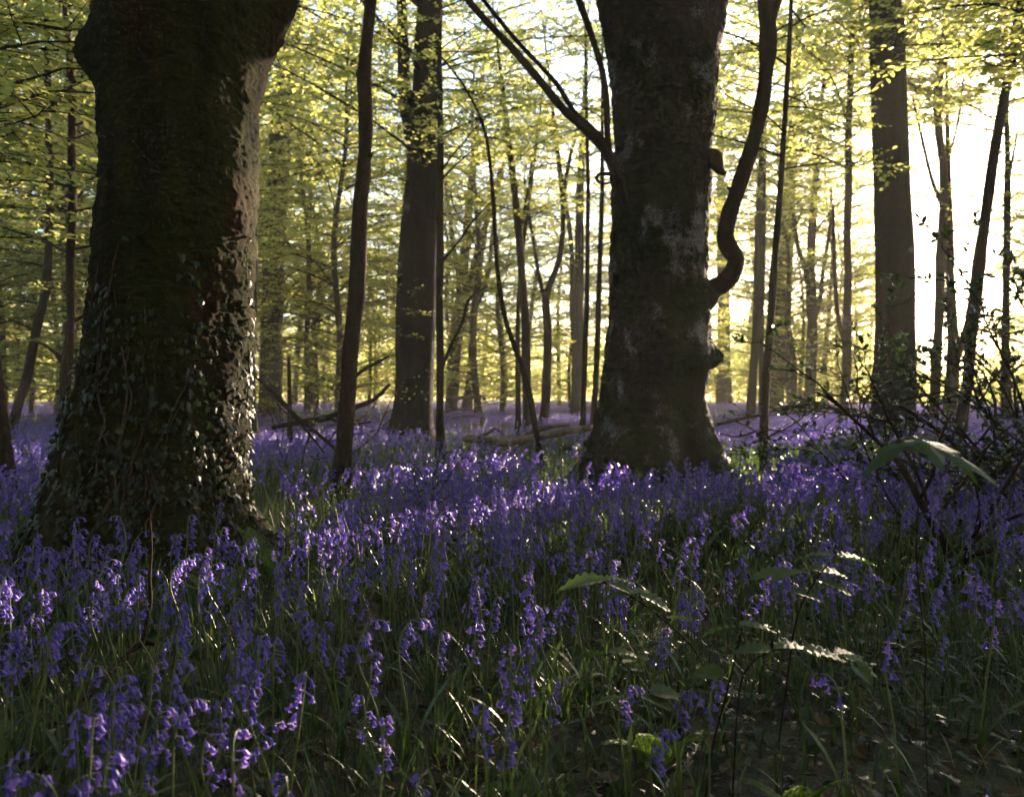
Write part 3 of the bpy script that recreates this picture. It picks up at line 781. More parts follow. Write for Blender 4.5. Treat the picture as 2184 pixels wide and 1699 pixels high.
protos = {'u': [filler_proto('u', 200 + i) for i in range(4)], 't': [filler_proto('t', 220 + i) for i in range(3)]}
used = set()
def place_filler(kind, i, x, y, rz, sc, label, group):
    p = protos[kind][i % len(protos[kind])]
    if p.name not in used:
        used.add(p.name)
        o = p
    else:
        o = link_copy(p)
        for ch in p.children:
            link_copy(ch, o)
    o.location = (x, y, 0)
    o.rotation_euler = (0, 0, rz)
    o.scale = (sc, sc, sc * random.uniform(0.9, 1.15))
    tag(o, label, 'tree', group)

random.seed(4)
rg = np.random.default_rng(77)
taken = []
def zone(az):
    if az < -24: return 'left of the ivy-clad beech'
    if az < -6: return 'between the ivy-clad beech and the stout mid beech'
    if az < 8: return 'behind the fallen log'
    if az < 21: return 'between the thick lichened beech and the stout right trunk'
    return 'beyond the blazing gap'
def scatter_fillers(kind, count, d0, d1, az0, az1, gap, sunclear, small=False):
    n = tries = 0
    while n < count and tries < 6000:
        tries += 1
        az = rg.uniform(az0, az1)
        d = math.sqrt(rg.uniform(d0 * d0, d1 * d1))
        x, y = d * math.sin(R(az)), d * math.cos(R(az))
        if any((x - a) ** 2 + (y - b) ** 2 < gap * gap for a, b in taken):
            continue
        if not small and x * math.sin(R(SUN_AZ)) + y * math.cos(R(SUN_AZ)) > 44 and rg.random() < 0.85:      # the wood ends there: open ground beyond
            continue
        # the open ride towards the sun
        u = x * math.cos(R(SUN_AZ)) - y * math.sin(R(SUN_AZ))
        if not small and (abs(u + 2.6) < sunclear and rg.random() < 0.96 or abs(u + 2.6) < (5.0 if kind == 't' else 3.2) and y < 40):
            continue
        if not small and abs(u + 9.6) < (4.2 if kind == 't' else 2.9) and y < 46:      # a second, narrower ride of light on the flowers behind the log
            continue
        taken.append((x, y))
        k = {'u': 'leafy beech sapling with layered sprays, ', 't': 'tall pale-trunked beech, '}[kind] + zone(az)
        place_filler(kind, n, x, y, rg.uniform(0, 6.28), rg.uniform(0.42, 0.6) if small else rg.uniform(0.85, 1.2), k, {'u': 'beech saplings ', 't': 'tall beeches '}[kind] + zone(az))
        n += 1
scatter_fillers('u', 50, 21, 58, -36, 40, 2.8, 4.0)
scatter_fillers('u', 5, 18, 32, -34, -13, 1.8, 4.0)
scatter_fillers('u', 8, 34, 48, -10, 12, 1.8, 4.0)
scatter_fillers('u', 20, 42, 55, 7, 36, 1.6, 0, True)
scatter_fillers('u', 10, 28, 45, 8, 24.5, 2.0, 3.0)
scatter_fillers('u', 5, 34, 46, 23, 36, 2.0, 3.2)
scatter_fillers('t', 4, 24, 34, -36, -15, 2.0, 3.0)
scatter_fillers('t', 6, 30, 46, 9, 21.5, 2.0, 3.0)
scatter_fillers('t', 8, 24, 44, -34, 6, 2.0, 3.0)
scatter_fillers('t', 18, 30, 75, -38, 42, 3.5, 5.0)
# the wood goes on round about: trees beside and behind the photographer, and leafy boughs reaching in from outside the picture
k = 0
for i in range(120):
    az = rg.uniform(88, 272)
    d = math.sqrt(rg.uniform(4.5 ** 2, 20 ** 2))
    x, y = d * math.sin(R(az)), d * math.cos(R(az))
    if any((x - a) ** 2 + (y - b) ** 2 < 4 for a, b in taken):
        continue
    taken.append((x, y))
    place_filler('t' if i % 3 == 0 else 'u', i, x, y, rg.uniform(0, 6.28), rg.uniform(0.9, 1.2), 'leafy beech standing outside the picture round the photographer', 'beeches round the photographer')

def distant_wood():
    rng = np.random.default_rng(91)
    mb = MB()
    P, Sz = [], []
    for i in range(230):
        az = rng.uniform(-45, 48)
        d = rng.uniform(66, 96)
        top = rng.uniform(4, 8.5) * (0.45 if 22 < az < 36 else 1.0)
        c = np.array([d * math.sin(R(az)), d * math.cos(R(az)), 0])
        w = rng.uniform(2.0, 4.5)
        n = 420
        q = unit(rng.normal(0, 1, (n, 3))) * rng.uniform(0.3, 1, (n, 1)) ** 0.5
        P.append(c + q * [w, w, top * 0.5] + [0, 0, top * 0.48])
        Sz.append(rng.uniform(0.22, 0.45, n))
    P, Sz = np.vstack(P), np.concatenate(Sz)
    n = len(P)
    D = unit(rng.normal(0, 1, (n, 3)) * [1, 1, 0.4])
    stamp(mb, LEAF_V, LEAF_F, P, D, unit(np.array([0, 0, 1.0]) + rng.normal(0, 0.5, (n, 3))), Sz, 0, 1.3)
    tag(mb.build('distant_wood', M['beech_leaf'], smooth=False), 'pale far edge of the wood beyond the trunks', 'wood', kind='stuff')
distant_wood()

# ------------------------------------------------------------------ bluebells
def bell_mesh(rng, s=1.0):
    """one nodding bell hanging down -z from the origin: tube flaring into six curled tips"""
    prof = [(0.0, 0.0018), (0.004, 0.0034), (0.011, 0.0040), (0.0165, 0.0048)]
    ns = 6
    V, F, T3 = [], [], []
    for (z, r) in prof:
        for k in range(ns):
            a = k * 2 * np.pi / ns
            V.append((math.cos(a) * r, math.sin(a) * r, -z))
    for i in range(len(prof) - 1):
        for k in range(ns):
            F.append((i * ns + k, i * ns + (k + 1) % ns, (i + 1) * ns + (k + 1) % ns, (i + 1) * ns + k))
    b = (len(prof) - 1) * ns
    for k in range(ns):
        a = (k + 0.5) * 2 * np.pi / ns
        V.append((math.cos(a) * 0.0082, math.sin(a) * 0.0082, -0.0172 + 0.001))
        V.append((math.cos(a) * 0.0092, math.sin(a) * 0.0092, -0.0135))
        t = len(V) - 2
        T3.append((b + k, b + (k + 1) % ns, t))
        T3.append((b + k, t, t + 1))
    return np.array(V) * s, [np.array(F), np.array(T3)]

def mesh_far_bell():
    V = [(0, 0, 0), (0.006, 0, -0.010), (-0.003, 0.005, -0.010), (-0.003, -0.005, -0.010), (0.010, 0.002, -0.019), (-0.005, 0.009, -0.018), (-0.005, -0.009, -0.019)]
    return np.array(V), [np.array([(1, 4, 5, 2), (2, 5, 6, 3), (3, 6, 4, 1)]), np.array([(0, 1, 2), (0, 2, 3), (0, 3, 1)])]

def align_down(d):
    """matrix taking -z to d"""
    d = unit(d)
    z = -d
    ref = np.array([1.0, 0, 0]) if abs(z[0]) < 0.9 else np.array([0, 1.0, 0])
    x = unit(ref - z * np.dot(ref, z))
    return np.stack([x, np.cross(z, x), z], 1)

def make_bluebell(seed, lod=0):
    rng = np.random.default_rng(seed)
    h = rng.uniform(0.30, 0.44)
    nb = int(rng.integers(7, 14))
    ln = rng.normal(0, 0.035, 2)
    hook = rng.uniform(0.015, 0.05)
    pts = [(0, 0, -0.02), (ln[0] * 0.4, ln[1] * 0.4, h * 0.4), (ln[0], ln[1], h * 0.74), (ln[0] + hook * 0.25, ln[1], h * 0.90), (ln[0] + hook * 0.8, ln[1], h * 0.985), (ln[0] + hook * 1.6, ln[1], h * 0.97)]
    stem = MB()
    rr = [0.0030, 0.0028, 0.0024, 0.0018, 0.0012, 0.0008]
    if lod == 0:
        tube(stem, pts, rr, 5, 18, 0)
    elif lod == 1:
        tube(stem, pts, np.array(rr) * 1.1, 3, 7, 0, cap=False)
    else:
        tube(stem, [pts[0], pts[2], pts[4]], [0.0035, 0.003, 0.002], 3, 3, 0, cap=False)
    q = smooth_path(np.array(pts), 60)
    bells = []
    side = rng.uniform(-0.3, 0.3)
    for i in range(nb):
        f = 0.70 + 0.29 * (i + 0.5) / nb
        k = int(f * 59)
        o = q[k]
        a = side + rng.uniform(-1.2, 1.2)
        outd = np.array([math.cos(a), math.sin(a), 0])
        pl = rng.uniform(0.010, 0.024)
        e = o + outd * pl + np.array([0, 0, -0.2 * pl])
        d = unit(np.array([0, 0, -1.0]) + outd * rng.uniform(0.15, 0.75))
        mb = MB()
        bv, bf = (bell_mesh(rng, rng.uniform(0.78, 1.02)) if lod < 2 else mesh_far_bell())
        if lod == 1:
            bv, bf = mesh_far_bell()
            bv = bv * rng.uniform(0.95, 1.25)
        bv = bv @ rot_z(rng.uniform(0, 6)).T
        mb.add(bv @ align_down(d).T + e, bf, 1)
        if lod == 0:
            sticks(mb, [o], [e + d * 0.001], 0.0009, 0.0009, 1)
        bells.append((mb, e))
    leaves = []
    if lod == 0:
        for i in range(3):
            lf = MB()
            a = rng.uniform(0, 6.28)
            strap(lf, np.array([[0, 0, -0.01]]), np.array([a]), np.array([rng.uniform(0.16, 0.26)]), np.array([rng.uniform(0.008, 0.013)]), np.array([rng.uniform(0.5, 1.1)]), 6, 2)
            leaves.append(lf)
    return stem, bells, leaves

def strap(mb, P, az, L, W, bend, seg=4, mat=0):
    """many arching strap leaves"""
    n = len(P)
    s = np.linspace(0, 1, seg + 1)
    ang = (R(82) - bend[:, None] * s[None] * 1.6)
    st = (L / seg)[:, None]
    hx = np.concatenate([np.zeros((n, 1)), np.cumsum(np.cos(ang[:, :-1]) * st, 1)], 1)
    hz = np.concatenate([np.zeros((n, 1)), np.cumsum(np.sin(ang[:, :-1]) * st, 1)], 1)
    dx, dy = np.cos(az)[:, None], np.sin(az)[:, None]
    c = np.stack([P[:, 0:1] + hx * dx, P[:, 1:2] + hx * dy, P[:, 2:3] + hz], -1)
    w = W[:, None] * np.array([0.7] + [1.0] * (seg - 1) + [0.08])[None] * 0.5
    sx = np.stack([-dy * w, dx * w, 0 * w], -1)
    V = np.stack([c - sx, c + sx], 2).reshape(-1, 3)
    b = (np.arange(n) * (seg + 1) * 2)[:, None] + (np.arange(seg) * 2)[None]
    F = np.stack([b, b + 1, b + 3, b + 2], -1).reshape(-1, 4)
    mb.add(V, F, mat)

def plant_density(x, y):
    p = np.stack([x, y, 0 * x], -1)
    d = np.hypot(x, y)
    k = np.clip(0.74 + 0.65 * fnoise(p, 0.75, 41, 3), 0.22, 1.0)
    far = np.clip(0.75 + 0.6 * fnoise(p, 0.22, 43, 2), 0.25, 1)
    k = np.where(d > 9, far, k)
    az = x / np.maximum(y, 0.1)
    k = k * np.where((az > 0.20) & (d < 2.6), 0.16, 1.0)                    # dark ivy floor at lower right
    k = k * np.where((az > 0.08) & (d < 2.4), 0.8, 1.0)
    k = k * np.where((az > 0.40) & (d < 4.2), 0.30, 1.0)
    k = k * np.where((np.abs(x + 0.1) < 2.0) & (y > 8.8) & (y < 12.6), 0.10, 1.0)   # grassy strip before the log
    k = k * np.where((x > 2.2) & (x < 5.2) & (np.abs(y - 10.5) < 1.6), 0.15, 1.0)
    k = k * np.where((np.abs(x - 1.3) < 1.1) & (y > 6.4) & (y < 9.8), 0.10, 1.0)
    k = k * np.where((x < -0.6) & (x > -2.2) & (np.abs(y - 7.4) < 0.7), 0.35, 1.0)
    k = k * np.where((np.abs(x + 1.85) < 1.0) & (y > 3.5) & (y < 5.8), 0.03, 1.0)
    k = k * np.where(np.hypot(x + 0.0, y - 0.0) < 1.45, 0.0, 1.0)
    return k

def scatter(seed, d0, d1, rho, half=0.72, dens=plant_density):
    rng = np.random.default_rng(seed)
    n = int(rho * half * (d1 * d1 - d0 * d0))
    d = np.sqrt(rng.uniform(d0 * d0, d1 * d1, n))
    a = rng.uniform(-half, half, n)
    x, y = d * np.sin(a), d * np.cos(a)
    keep = rng.random(n) < dens(x, y)
    x, y = x[keep], y[keep]
    return np.stack([x, y, ground_z(x, y)], -1)

def mass(mb, variants, P, seed, s0=0.85, s1=1.15, gain=1.0):
    """many copies of whole plants written into one mesh"""
    rng = np.random.default_rng(seed)
    which = rng.integers(0, len(variants), len(P))
    for vi, var in enumerate(variants):
        Q = P[which == vi]
        n = len(Q)
        if n == 0:
            continue
        V = np.vstack(var.v)
        a = rng.normal(0.4, 1.3, n)
        sc = rng.uniform(s0, s1, n) * gain
        tx, ty = rng.normal(0, 0.07, n), rng.normal(0, 0.07, n)
        c, s = np.cos(a)[:, None], np.sin(a)[:, None]
        X = (V[None, :, 0] * c - V[None, :, 1] * s) * sc[:, None]
        Y = (V[None, :, 0] * s + V[None, :, 1] * c) * sc[:, None]
        Z = V[None, :, 2] * sc[:, None] * np.ones((n, 1))
        X = X + Z * tx[:, None] + Q[:, 0:1]
        Y = Y + Z * ty[:, None] + Q[:, 1:2]
        Z = Z + Q[:, 2:3]
        W = np.stack([X, Y, Z], -1).reshape(-1, 3)
        off = (np.arange(n) * len(V))[:, None, None]
        b = mb.n
        mb.v.append(W.astype(np.float32))
        mb.n += len(W)
        for f, m in var.f:
            mb.f.append(((f[None] + off).reshape(-1, f.shape[1]) + b, m))

def as_one(pl):
    mb = MB()
    for part in [pl[0]] + [b for b, e in pl[1]] + pl[2]:
        mb.merge(part)
    return mb

BELL_MATS = [M['stem'], M['bell'], M['blade']]
near_pl = [make_bluebell(300 + i, 0) for i in range(12)]
mid_pl = [as_one(make_bluebell(330 + i, 1)) for i in range(10)]
far_pl = [as_one(make_bluebell(350 + i, 2)) for i in range(8)]

def visible(P):
    x = P[:, 0] / P[:, 1] * FPX + CX
    y_top = HY + (CAM_H - 0.40) / P[:, 1] * FPX
    return (x > -10) & (x < 2194) & (y_top < 1690)

Pn = np.vstack([scatter(1, 1.55, 3.0, 112), scatter(2, 3.0, 5.5, 150)])
vis = visible(Pn)
order = np.argsort(np.hypot(Pn[:, 0], Pn[:, 1]) + np.where(vis, 0, 100))
ind, rest = Pn[order[:295]], Pn[order[295:]]

# prototypes with parts of their own
flower_protos, head_protos = [], []
for i, (stem, bells, leaves) in enumerate(near_pl):
    hm = MB()
    for b, e in bells:
        hm.merge(b)
    flower_protos.append(dict(stem=stem.mesh('stem', BELL_MATS), bells=[b.mesh('bell', BELL_MATS) for b, e in bells],
                              head=hm.mesh('flower_head', BELL_MATS), leaves=[l.mesh('leaf', BELL_MATS, False) for l in leaves]))
def bluebell_at(p, k, rz, sc, label, group, split, tilt):
    root = empty('bluebell', p, rz, sc)
    root.rotation_euler = (tilt[0], tilt[1], rz)
    tag(root, label, 'bluebell', group)
    pr = flower_protos[k]
    for nm, me in [('stem', pr['stem'])] + ([('bell', m) for m in pr['bells']] if split else [('flower_head', pr['head'])]) + [('leaf', m) for m in pr['leaves'][:2 if split else 1]]:
        o = bpy.data.objects.new(nm, me)
        C.objects.link(o)
        o.parent = root
rb = np.random.default_rng(9)
def bell_zone(p):
    X = CX + p[0] / p[1] * FPX
    d = math.hypot(p[0], p[1])
    if d < 2.0: band = 'nearest the lens'
    elif d < 2.7: band = 'in the near rows'
    else: band = 'behind the near rows'
    side = 'below the ivy-clad beech' if X < 640 else 'below the mid beech' if X < 1180 else 'below the thick lichened beech' if X < 1640 else 'in the dark corner below the stout right trunk'
    return f'violet-blue nodding bluebell {band}, {side}', f'bluebells {band}, {side}'
for i, p in enumerate(ind):
    lb, gr = bell_zone(p)
    bluebell_at(p, int(rb.integers(12)), rb.normal(0.4, 1.2), rb.uniform(0.80, 1.05), lb, gr, i < 110, rb.normal(0, 0.06, 2))
# the few that stand out in the photograph: tall sunlit ones in front
for (X, Yt, d, k, lb) in [(850, 1312, 2.15, 1, 'tall sunlit bluebell with arching tip, brightest in the front centre'), (895, 1320, 2.2, 3, 'pale sunlit bluebell just right of the tallest bright one'),
                          (778, 1392, 2.05, 5, 'bright lilac bluebell standing left of the tallest bright one'), (940, 1345, 2.25, 7, 'sunlit bluebell leaning right of the bright front group'),
                          (600, 1405, 1.95, 2, 'sunlit bluebell apart from others, front left of the bright centre group'), (575, 1515, 1.75, 6, 'lone pale-belled bluebell on a thick yellowish stem at bottom left of centre')]:
    x = (X - CX) / FPX * d
    ztop = CAM_H + (HY - Yt) / FPX * d
    g = float(ground_z(np.array([x]), np.array([d]))[0])
    hh = max(v[:, 2].max() for v in near_pl[k][0].v)
    bluebell_at((x - 0.02, d, g), k, rb.uniform(-0.5, 0.8), (ztop - g) / hh, lb, None, True, (0, 0))

mass_mb = MB()
mass(mass_mb, [as_one(p) for p in near_pl], rest, 2)
mass(mass_mb, mid_pl, scatter(3, 5.5, 11, 95), 4, gain=0.92)
mass(mass_mb, far_pl, scatter(5, 11, 24, 75, 0.66), 6, gain=0.95)
mass(mass_mb, far_pl, scatter(7, 24, 58, 26, 0.66), 8, gain=1.0)
carpet = mass_mb.build('bluebell_carpet', BELL_MATS, smooth=False)
tag(carpet, 'carpet of violet-blue bluebells running back between the trunks', 'bluebells', kind='stuff')

# ------------------------------------------------------------------ grass and strap leaves
def grass_density(x, y):
    return np.where(np.hypot(x + 2.0, y - 5.0) < 0.55, 0.0, 1.0) * np.where((x / np.maximum(y, .1) > 0.22) & (np.hypot(x, y) < 2.6), 0.30, 1.0)
gm = MB()
rgr = np.random.default_rng(12)
for (d0, d1, rho, lo, hi, wd, seg) in ((1.1, 4.0, 750, 0.05, 0.20, 0.005, 4), (4.0, 9.0, 290, 0.08, 0.24, 0.008, 3), (9.0, 20, 120, 0.12, 0.28, 0.015, 2), (20, 50, 10, 0.2, 0.4, 0.04, 1)):
    P = scatter(60 + int(d0), d0, d1, rho, 0.70, grass_density)
    n = len(P)
    strap(gm, P, rgr.uniform(0, 6.28, n), rgr.uniform(lo, hi, n), wd * rgr.uniform(0.4, 1.3, n), rgr.uniform(0.1, 1.0, n), seg)
tag(gm.build('grass', M['blade'], smooth=False), 'fine grass and narrow strap leaves between the flowers', 'grass', kind='stuff')

# ------------------------------------------------------------------ dead leaves and ground ivy at lower right
def flat_leaves(name, label, cat, mat, shape, n, seed, dens, size, d0, d1, zlo, zhi, lift=0.25):
    rng = np.random.default_rng(seed)
    P = scatter(seed, d0, d1, n, 0.70, dens)
    k = len(P)
    P[:, 2] += rng.uniform(zlo, zhi, k)
    az = rng.uniform(0, 6.28, k)
    D = np.stack([np.cos(az), np.sin(az), rng.normal(0, lift, k)], -1)
    N = unit(np.array([0, 0, 1.0]) + rng.normal(0, 0.3, (k, 3)))
    mb = MB()
    stamp(mb, shape[0], shape[1], P, D, N, size[0] + (size[1] - size[0]) * rng.random(k) ** 2)
    tag(mb.build(name, M[mat], smooth=False), label, cat, kind='stuff')
flat_leaves('leaf_litter', 'brown dead leaves on the dark floor', 'leaf litter', 'litter', (LEAF_V, LEAF_F), 260, 81, lambda x, y: np.ones_like(x), (0.04, 0.085), 1.1, 7.0, 0.003, 0.03)
flat_leaves('ground_ivy', 'low ivy leaves covering the dark floor at lower right', 'ivy', 'ivy', (IVY_V, IVY_F), 420, 83,
            lambda x, y: np.clip(((x / np.maximum(y, .1)) - 0.05) * 5, 0.06, 1) * np.where(np.hypot(x, y) < 3.4, 1, 0.15), (0.018, 0.058), 1.1, 6.0, 0.01, 0.11)

# ------------------------------------------------------------------ ivy on the big left trunk
def ivy_on_trunk():
    rng = np.random.default_rng(31)
    root = tag(empty('climbing_ivy', (0, D_LEFT, 0)), 'glossy ivy climbing the foot of the massive left beech', 'ivy')
    z, cx, rr = q_left[:, 2], q_left[:, 0], q_left[:, 3]
    def surf(th, h, off=0.015):
        k = np.argsort(z)
        c = np.interp(h, z[k], cx[k])
        r = np.interp(h, z[k], rr[k])
        n = np.stack([np.cos(th), np.sin(th), 0 * th], -1)
        return np.stack([c, 0 * c, h], -1) + n * (r + off)[:, None], n
    vm = MB()
    P, Nn = [], []
    for s in range(26):
        th0 = rng.uniform(-3.3, 0.3)
        top = rng.uniform(0.4, 1.65) if rng.random() < 0.8 else rng.uniform(1.6, 2.0)
        hs = np.linspace(0.0, top, 12)
        th = th0 + np.cumsum(rng.normal(0, 0.07, 12))
        p, n = surf(th, hs, 0.008)
        tube(vm, p, np.linspace(0.009, 0.003, 12), 5, 30, 0)
        m = int(top * 15)
        hh = rng.uniform(0.02, top, m)
        tt = np.interp(hh, hs, th) + rng.normal(0, 0.07, m)
        p, n = surf(tt, hh, 0.012 + 0.02)
        P.append(p); Nn.append(n)
    n2 = 750
    hh = np.abs(rng.normal(0, 0.55, n2))
    tt = rng.uniform(-3.3, 0.25, n2)
    p, n = surf(tt, hh, 0.03)
    P.append(p); Nn.append(n)
    n3 = 90                                       # the clump that catches the sun
    hh = np.clip(rng.normal(0.72, 0.30, n3), 0.1, 1.3)
    tt = rng.normal(-0.55, 0.32, n3)
    p, n = surf(tt, hh, 0.04)
    P.append(p); Nn.append(n)
    P, Nn = np.vstack(P), np.vstack(Nn)
    k = len(P)
    D = unit(np.array([0, 0, -1.0]) + rng.normal(0, 0.55, (k, 3)) + Nn * 0.45)
    N = unit(Nn + rng.normal(0, 0.35, (k, 3)) + [0, 0, 0.25])
    lm = MB()
    stamp(lm, IVY_V, IVY_F, P, D, N, rng.uniform(0.022, 0.052, k))
    vm.build('vines', M['bark_far'], root)
    lm.build('leaves', M['ivy'], root, smooth=False)
ivy_on_trunk()

# ------------------------------------------------------------------ fallen wood
def fallen(name, label, strands, mat='dead', cat='log', part='branch'):
    root = tag(empty(name, (strands[0][0][0] * 0 + (strands[0][0][0] - CX) / FPX * strands[0][0][3], strands[0][0][3], 0)), label, cat)
    base = np.array(root.location)
    for i, s in enumerate(strands):
        mb = MB()
        tube(mb, np.array([px(X, Y, d) for X, Y, w, d in s]) - base, np.array([w / FPX * d / 2 for X, Y, w, d in s]), 10 if i == 0 else 6, len(s) * 7, 0, 0.18, i + 3)
        mb.build('stem' if i == 0 else part, M[mat], root)
    return root
fallen('fallen_log', 'pale weathered fallen log lying in the flowers behind the bowed sapling', [
    [(986, 936, 8, 12.4), (1000, 935, 17, 12.4), (1040, 938, 20, 12.3), (1089, 943, 21, 12.2), (1110, 940, 20, 12.2), (1150, 931, 18, 12.1), (1200, 921, 17, 12.0), (1262, 912, 15, 11.8)],
    [(1110, 938, 16, 12.2), (1130, 924, 14, 12.2), (1165, 912, 11, 12.1), (1215, 905, 6, 12.0)],
    [(1020, 932, 8, 12.3), (1045, 921, 7, 12.1), (1056, 914, 5, 12.0), (1075, 926, 3, 11.9)],
    [(1105, 950, 8, 12.0), (1085, 960, 6, 11.9), (1066, 968, 4, 11.8)]])
fallen('fallen_branch', 'bleached broken branches lying behind the thin black trunk', [
    [(950, 850, 8, 22), (985, 848, 9, 22), (1030, 846, 7, 22)], [(940, 880, 5, 20), (980, 872, 5, 20), (1030, 878, 3, 20)], [(950, 895, 4, 19), (1000, 887, 4, 19), (1040, 893, 3, 19)]], 'dead', 'branch')
fallen('fallen_branch', 'dark bent dead branch lying between the slim mottled trunk and the mid beech', [
    [(580, 912, 9, 12.5), (640, 900, 12, 12.5), (700, 890, 14, 12.6), (760, 868, 12, 12.8), (800, 850, 10, 13), (830, 820, 7, 13.2)], [(700, 890, 7, 12.6), (740, 905, 5, 12.4), (790, 900, 4, 12.2)], [(640, 900, 6, 12.5), (610, 880, 4, 12.6), (590, 860, 3, 12.7)]], 'twig', 'branch')
fallen('leaning_pole', 'two long grey poles leaning down left against the slim mottled trunk', [
    [(548, 805, 7, 8.2), (590, 845, 9, 8.1), (640, 895, 9, 8.0), (690, 935, 8, 7.9), (715, 958, 7, 7.8)], [(555, 815, 4, 8.3), (620, 880, 5, 8.2), (672, 940, 5, 8.0), (690, 965, 4, 7.9)]], 'bark_slim', 'pole')
fallen('fallen_branch', 'tangle of fallen dark branches right of the thick lichened beech', [
    [(1530, 905, 6, 10.5), (1570, 895, 7, 10.5), (1620, 885, 6, 10.6), (1660, 872, 4, 10.7)], [(1535, 925, 5, 10.2), (1580, 930, 5, 10.1), (1630, 915, 4, 10.1), (1680, 925, 3, 10)], [(1550, 890, 4, 10.8), (1600, 912, 4, 10.4), (1640, 945, 4, 10), (1655, 975, 3, 9.8)], [(1560, 960, 4, 9.6), (1620, 940, 4, 9.6), (1690, 905, 4, 9.8), (1740, 870, 3, 10)]], 'twig', 'branch')

# ------------------------------------------------------------------ shrubs and saplings
def grow(mb, rng, p, d, length, r, depth, ends, gravity=0.0, spread=0.7, sides=5, bare=0.0):
    """recursive bare branch"""
    n = 6
    pts = [np.array(p, float)]
    dd = unit(d)
    for i in range(n):
        dd = unit(dd + rng.normal(0, 0.14, 3) + np.array([0, 0, gravity]))
        pts.append(pts[-1] + dd * length / n)
    tube(mb, pts, np.linspace(r, r * 0.55, n + 1), sides, 12, 0, 0.1, int(rng.integers(999)))
    if depth == 0:
        ends.append((pts, dd))
        return
    for i in range(int(rng.integers(2, 4))):
        k = int(rng.integers(2, n + 1))
        d2 = unit(dd + rng.normal(0, spread, 3) * [1, 1, 0.7])
        grow(mb, rng, pts[k], d2, length * rng.uniform(0.5, 0.8), r * 0.6, depth - 1, ends, gravity, spread, max(3, sides - 1), bare)
    ends.append((pts, dd))

def shrub(name, label, base, stems, depth, seed, leaf=None, leaf_n=0, size=(0.03, 0.05), bark='twig', gravity=0.0, spread=0.7, cat='shrub'):
    rng = np.random.default_rng(seed)
    root = tag(empty(name, base), label, cat)
    ends = []
    mb = MB()
    for (d, ln, r) in stems:
        grow(mb, rng, (0, 0, -0.03), d, ln, r, depth, ends, gravity, spread, 6)
    mb.build('branches', M[bark], root)
    if leaf:
        P, D = [], []
        for pts, dd in ends:
            for i in range(leaf_n):
                k = int(rng.integers(2, len(pts) - 1))
                f = rng.uniform(0, 1)
                P.append(pts[k] * (1 - f) + pts[k + 1] * f)
                D.append(unit(rng.normal(0, 1, 3) * [1, 1, 0.5] + unit(pts[k + 1] - pts[k]) * 0.5))
        k = len(P)
        lm = MB()
        sv, sf = {'holly': (HOLLY_V, HOLLY_F), 'beech_leaf': (LEAF_V, LEAF_F), 'ivy': (IVY_V, IVY_F), 'bramble': (LEAF_V, LEAF_F)}[leaf]
        stamp(lm, sv, sf, P, D, unit(np.array([0, 0, 1.0]) + rng.normal(0, 0.5, (k, 3))), rng.uniform(*size, k))
        lm.build('leaves', M[leaf], root, smooth=False)
    return root

holly = shrub('holly_bush', 'dark glossy holly bush reaching in from the right edge, in front of the leaning trunk', ((2230 - CX) / FPX * 5.5, 5.5, 0),
      [((-0.5, 0.1, 1), 1.25, 0.018), ((-0.9, -0.1, 0.9), 1.0, 0.016), ((-0.2, 0.2, 1), 1.25, 0.018), ((0.5, 0.2, 1), 1.25, 0.018), ((-1.0, 0.0, 0.5), 1.0, 0.014), ((0.3, -0.3, 0.9), 0.9, 0.015), ((-0.7, 0.4, 0.6), 0.9, 0.012), ((-0.3, 0.6, 0.8), 0.9, 0.014), ((-0.5, -0.5, 0.7), 0.8, 0.014), ((0.1, 0.5, 0.9), 1.25, 0.018), ((-0.8, 0.6, 0.35), 0.8, 0.012), ((0.8, 0.5, 0.9), 1.0, 0.016), ((0.9, 0.0, 0.9), 1.0, 0.016)], 3, 401, 'holly', 16, (0.035, 0.065), 'twig', -0.01, 0.6)
shrub('holly_bush', 'sparse holly sprays on thin stems in front of the stout right trunk', ((1905 - CX) / FPX * 6.2, 6.2, 0), [((-0.35, 0, 1), 0.95, 0.010), ((0.1, 0.1, 1), 0.95, 0.009), ((-0.7, -0.1, 1), 0.95, 0.009), ((0.4, 0.3, 1), 0.95, 0.009), ((-0.1, 0.3, 0.9), 0.9, 0.009)], 3, 402, 'holly', 3, (0.035, 0.06), 'twig', 0.0, 0.6)
shrub('holly_bush', 'tall dense holly at the right edge, behind the dark one that reaches in', ((2290 - CX) / FPX * 7.2, 7.2, 0), [((-0.4, 0.1, 1), 1.3, 0.018), ((-0.7, -0.1, 0.9), 1.2, 0.016), ((-0.1, 0.2, 1), 1.3, 0.018), ((0.4, 0.2, 1), 1.3, 0.018), ((0.1, -0.4, 1), 1.2, 0.015)], 3, 410, 'holly', 12, (0.04, 0.065), 'twig', -0.01, 0.6)
D_SH = 4.3
